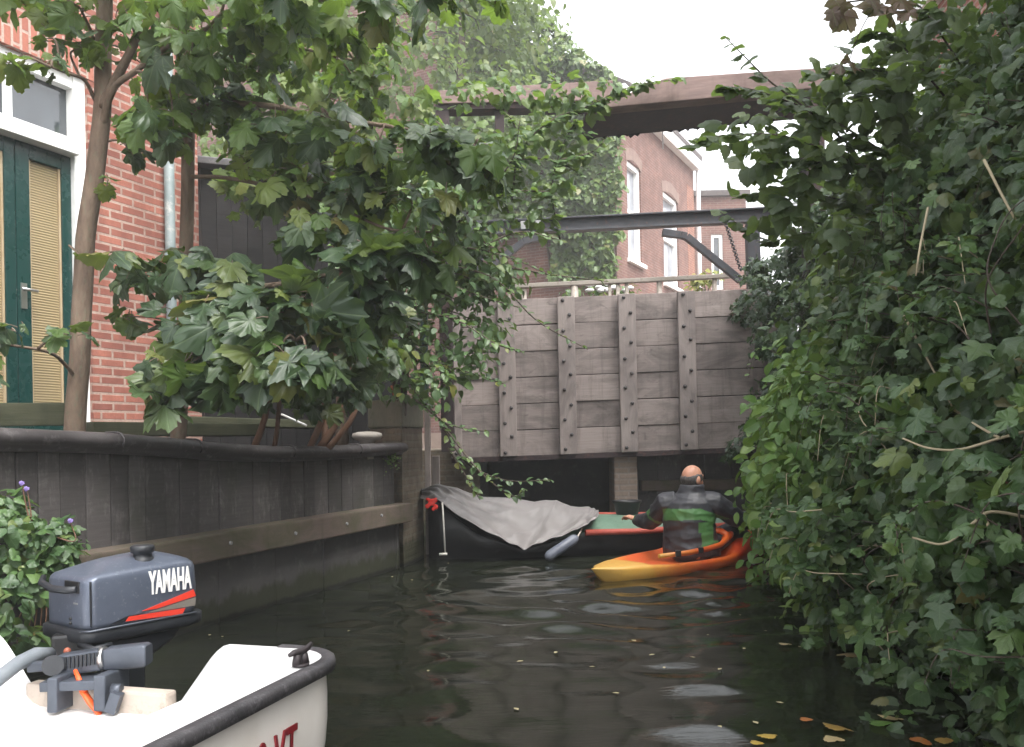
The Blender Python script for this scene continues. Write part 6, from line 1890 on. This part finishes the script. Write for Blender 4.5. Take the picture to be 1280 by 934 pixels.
P,N_,T_,S_ = cluster_leaves(cl)
mb.build('stem', M['bark_dark'], ov, fixn=False)
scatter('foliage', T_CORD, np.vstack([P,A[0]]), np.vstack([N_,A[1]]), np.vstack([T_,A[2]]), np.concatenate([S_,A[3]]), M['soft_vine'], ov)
# brownish leaves hanging at the very top
bl = empty('brown_leaf_branch', at(1160,-20,4.2), 'twig with reddish brown backlit leaves against the sky at top right', 'branch')
mb = MB(); limb(mb, pix([(1230,-30,4.4),(1150,-10,4.2),(1080,0,4.1),(1035,5,4.1)]), .008, .003, 5); limb(mb, pix([(1100,-5,4.15),(1075,40,4.1),(1060,80,4.1)]), .003, .002, 4)
mb.build('twig', M['bark_dark'], bl, fixn=False)
pos,nrm,tip,siz = [],[],[],[]
for px,py,s_ in ((1045,8,.11),(1058,22,.13),(1040,20,.09),(1098,12,.14),(1110,22,.12),(1062,82,.10),(1050,90,.09),(1120,5,.12),(1085,3,.1),(1135,20,.1)):
    pos.append(at(px,py-8,4.1+random.uniform(-.05,.05))[:]); nrm.append((.1+rng.normal()*.3,-.8,.3+rng.normal()*.3)); tip.append((rng.normal()*.5,-.1,-.9)); siz.append(s_)
scatter('foliage', T_MAPLE, pos,nrm,tip,siz, M['brown_leaf'], bl)
# added tree, out of view: its crown shades the near end of the overgrown bank
st_ = empty('bank_tree', (3.0, .2, .3), 'tall broad tree leaning over the near end of the overgrown bank', 'tree')
mb = MB(); tq = [limb(mb, [(3.0,.2,.25),(2.95,.25,1.6),(2.7,.4,3.2),(2.3,.7,4.6)], .16, .07, 10, .03)]
tcl = [(2.2,1.2,4.9),(1.6,1.6,5.0),(2.4,2.2,5.1),(1.5,.6,4.8),(2.8,.6,5.2),(1.9,2.8,5.3),(2.9,2.9,5.0),(1.3,-.4,4.9),(2.2,-.6,5.0),(3.2,1.6,5.4),(2.7,-1.4,4.9),(1.4,-1.6,4.7),(2.6,3.6,5.4),(.9,.4,5.3),(2.0,.4,5.8),(2.4,1.8,5.9)]
pos,nrm,tip,siz = [],[],[],[]
for c in tcl:
    c = Vector(c); q = min(tq[0], key=lambda a: (a-c).length); limb(mb, [q, q.lerp(c,.5)+Vector((0,0,.1)), c], .03, .01, 5)
    d = nrmz(rng.normal(size=(260,3))); p = np.array(c[:]) + d*rng.uniform(0,1,(260,1))**.5*np.array([.8,.8,.5])
    pos.append(p); nrm.append(d*.4 + np.array([0,0,.9]) + rng.normal(size=(260,3))*.4); tip.append(d + np.array([0,0,-.7])); siz.append(rng.uniform(.10,.18,260))
mb.build('trunk', M['bark'], st_, fixn=False)
scatter('crown', T_OVATE, np.vstack(pos), np.vstack(nrm), np.vstack(tip), np.concatenate(siz), M['bramble'], st_)
# pale dead canes
for label, paths in (('pale dead cane curving across the dark leaves low on the overgrown bank', [[(1300,535,2.75),(1250,548,2.7),(1200,562,2.7),(1160,560,2.72),(1128,548,2.75)], [(1250,548,2.7),(1228,536,2.72),(1215,528,2.75)]]),
                     ('lower pale twig sticking out of the vine near the right edge', [[(1300,650,2.5),(1240,640,2.5),(1215,655,2.5),(1180,680,2.55),(1140,672,2.6)], [(1228,640,2.5),(1242,672,2.48),(1248,682,2.48)]]),
                     ('long thin brown stalk hanging straight down over the dark creeper', [[(1160,260,3.6),(1150,310,3.3),(1145,345,3.3)], [(1230,200,3.2),(1262,262,3.1),(1285,300,3.1)]]),
                     ('slanting thin pale stalk crossing the middle of the bramble', [[(1130,395,3.6),(1160,450,3.5),(1192,512,3.45)], [(1192,512,3.45),(1240,545,3.3)]])):
    mb = MB()
    for p in paths: limb(mb, pix(p), .0055, .003, 6)
    tag(mb.build('dead_cane', M['stem_pale'], None, fixn=False), label, 'stalk')
# ---- leaves afloat ---------------------------------------------------------
FL = [(968,922,.075,'yellow','bright yellow heart shaped leaf floating alone at the bottom right'),(1002,900,.05,'rust','small rust brown leaf floating above the yellow leaf'),(1056,914,.13,'ochre','large ochre leaf floating at the bottom beside the vine'),
      (1046,928,.08,'tan','pale tan leaf floating just under the large ochre leaf'),(1122,901,.10,'tan','long tan leaf floating below the hanging ivy leaves'),(1056,821,.13,'tan','long pale tan leaf floating where the bramble meets the water'),
      (985,807,.07,'tan','narrow pale leaf floating by the bright bush leaves'),(1014,799,.08,'ochre','curled ochre leaf floating close under the bank'),(1150,930,.08,'rust','orange brown leaf floating at the lower right edge'),(940,929,.05,'yellow','yellow leaf cut by the lower edge beside the heart shaped one'),
      (1090,905,.09,'green','fresh green leaf floating near the tan leaf'),(1135,890,.07,'green','green leaf tip lying on the water by the vine'),(1180,925,.07,'ochre','ochre leaf in the dark corner under the vine')]
LM = {'yellow': leafmat('yellow_fallen_leaf', [(0,(.42,.27,.03)),(1,(.48,.32,.05))], .4, .1), 'rust': leafmat('rust_fallen_leaf', [(0,(.38,.12,.03)),(1,(.42,.15,.04))], .4, .1),
      'ochre': leafmat('ochre_fallen_leaf', [(0,(.30,.18,.04)),(1,(.36,.22,.06))], .4, .1), 'tan': leafmat('tan_fallen_leaf', [(0,(.45,.34,.18)),(1,(.5,.38,.2))], .4, .1), 'green': M['bright_bush']}
FLAT = [(P*np.array([1,1,.25]), T, U) for P, T, U in T_CORD]
for px,py,s_,k,label in FL:
    c = gat(px, py, .004); a = random.uniform(0, 2*PI)
    o = scatter('floating_leaf', FLAT, [(c.x, c.y, .010)], [(rng.normal()*.08, rng.normal()*.08, 1)], [(math.cos(a), math.sin(a), 0)], [s_*.82], LM[k], None)
    tag(o, label, 'leaf', 'fallen leaves on the water')
spk = None
for px,py in ((650,828),(695,817),(866,823),(740,835),(600,742),(560,705),(583,741),(605,740),(515,726),(690,690),(815,820),(885,795),(900,838),(935,778),(925,770),(945,800),(930,812),(792,802),(830,836),(505,708),(470,733),(490,722),(262,795),(278,797),(436,790),(770,868),(645,888),(535,840),(918,782),(957,790),(975,880),(944,905),(1000,770+40),(900,910)):
    c = gat(px, py, .0)
    if spk is None:
        mb = MB(); mb.add([(-.012,0,.004),(0,-.006,.005),(.013,-.001,.004),(.004,.007,.005),(-.006,.006,.004)], [(0,1,2,3,4)])
        spk = mb.build('leaf_fragment', plain('pale_fragment', (.42,.36,.20), .6), None); o = spk
    else:
        o = spk.copy(); COL.objects.link(o)
    o.location = (c.x, c.y, .002); o.rotation_euler = (0,0,random.uniform(0,6)); k = random.uniform(.6,1.5); o.scale = (k,k,1)
    tag(o, 'tiny pale leaf fragment drifting on the dark water', 'leaf fragment', 'leaf fragments on the water')
# ================================================================== GLARE: added air volume imitating lens glare and lifting the shadows
mb = MB(); mb.box(-64, 64, -49, 74, -1.9, 22)
ht_ = NT('haze_air')
pv = ht_.n('ShaderNodeVolumePrincipled', {'Color': (.9,.92,.94,1), 'Density': .0042, 'Anisotropy': .25})
ht_.put(ht_.out.inputs['Volume'], pv.outputs[0])
hz_ = mb.build('haze', ht_.m, None); hz_['kind'] = 'stuff'
# ================================================================== LIGHT
SUN_EL, SUN_AZ = math.radians(58), math.radians(138)     # azimuth clockwise from +Y
w = bpy.data.worlds.new("World"); S.world = w; w.use_nodes = True
nt = w.node_tree; nt.nodes.clear()
sky = nt.nodes.new('ShaderNodeTexSky'); sky.sky_type = 'NISHITA'; sky.sun_disc = False
sky.sun_elevation = SUN_EL; sky.sun_rotation = SUN_AZ; sky.air_density = 1.0; sky.dust_density = 3.0; sky.ozone_density = 1.0
hs_ = nt.nodes.new('ShaderNodeHueSaturation'); hs_.inputs['Saturation'].default_value = .12
nt.links.new(sky.outputs[0], hs_.inputs['Color'])
bg = nt.nodes.new('ShaderNodeBackground'); bg.inputs['Strength'].default_value = .15
nt.links.new(hs_.outputs[0], bg.inputs['Color'])
out = nt.nodes.new('ShaderNodeOutputWorld'); nt.links.new(bg.outputs[0], out.inputs['Surface'])
sl = bpy.data.lights.new('sun', 'SUN'); sl.energy = 1.2; sl.angle = math.radians(35); sl.color = (1, .97, .93)
so_ = bpy.data.objects.new('sun', sl); COL.objects.link(so_)
dv = Vector((math.sin(SUN_AZ)*math.cos(SUN_EL), math.cos(SUN_AZ)*math.cos(SUN_EL), math.sin(SUN_EL)))
so_.rotation_euler = (-dv).to_track_quat('-Z', 'Y').to_euler()
S.view_settings.view_transform = 'Standard'
try: S.view_settings.look = 'None'
except Exception: pass
S.view_settings.gamma = 1.0; S.view_settings.use_curve_mapping = False
S.view_settings.exposure = 2.15
S.cycles.use_denoising = True
S.cycles.volume_bounces = 1; S.cycles.max_bounces = 8; S.cycles.transparent_max_bounces = 8
try:
    S.cycles.sample_clamp_indirect = 6.0
    S.cycles.use_adaptive_sampling = True; S.cycles.adaptive_threshold = .02
except Exception: pass
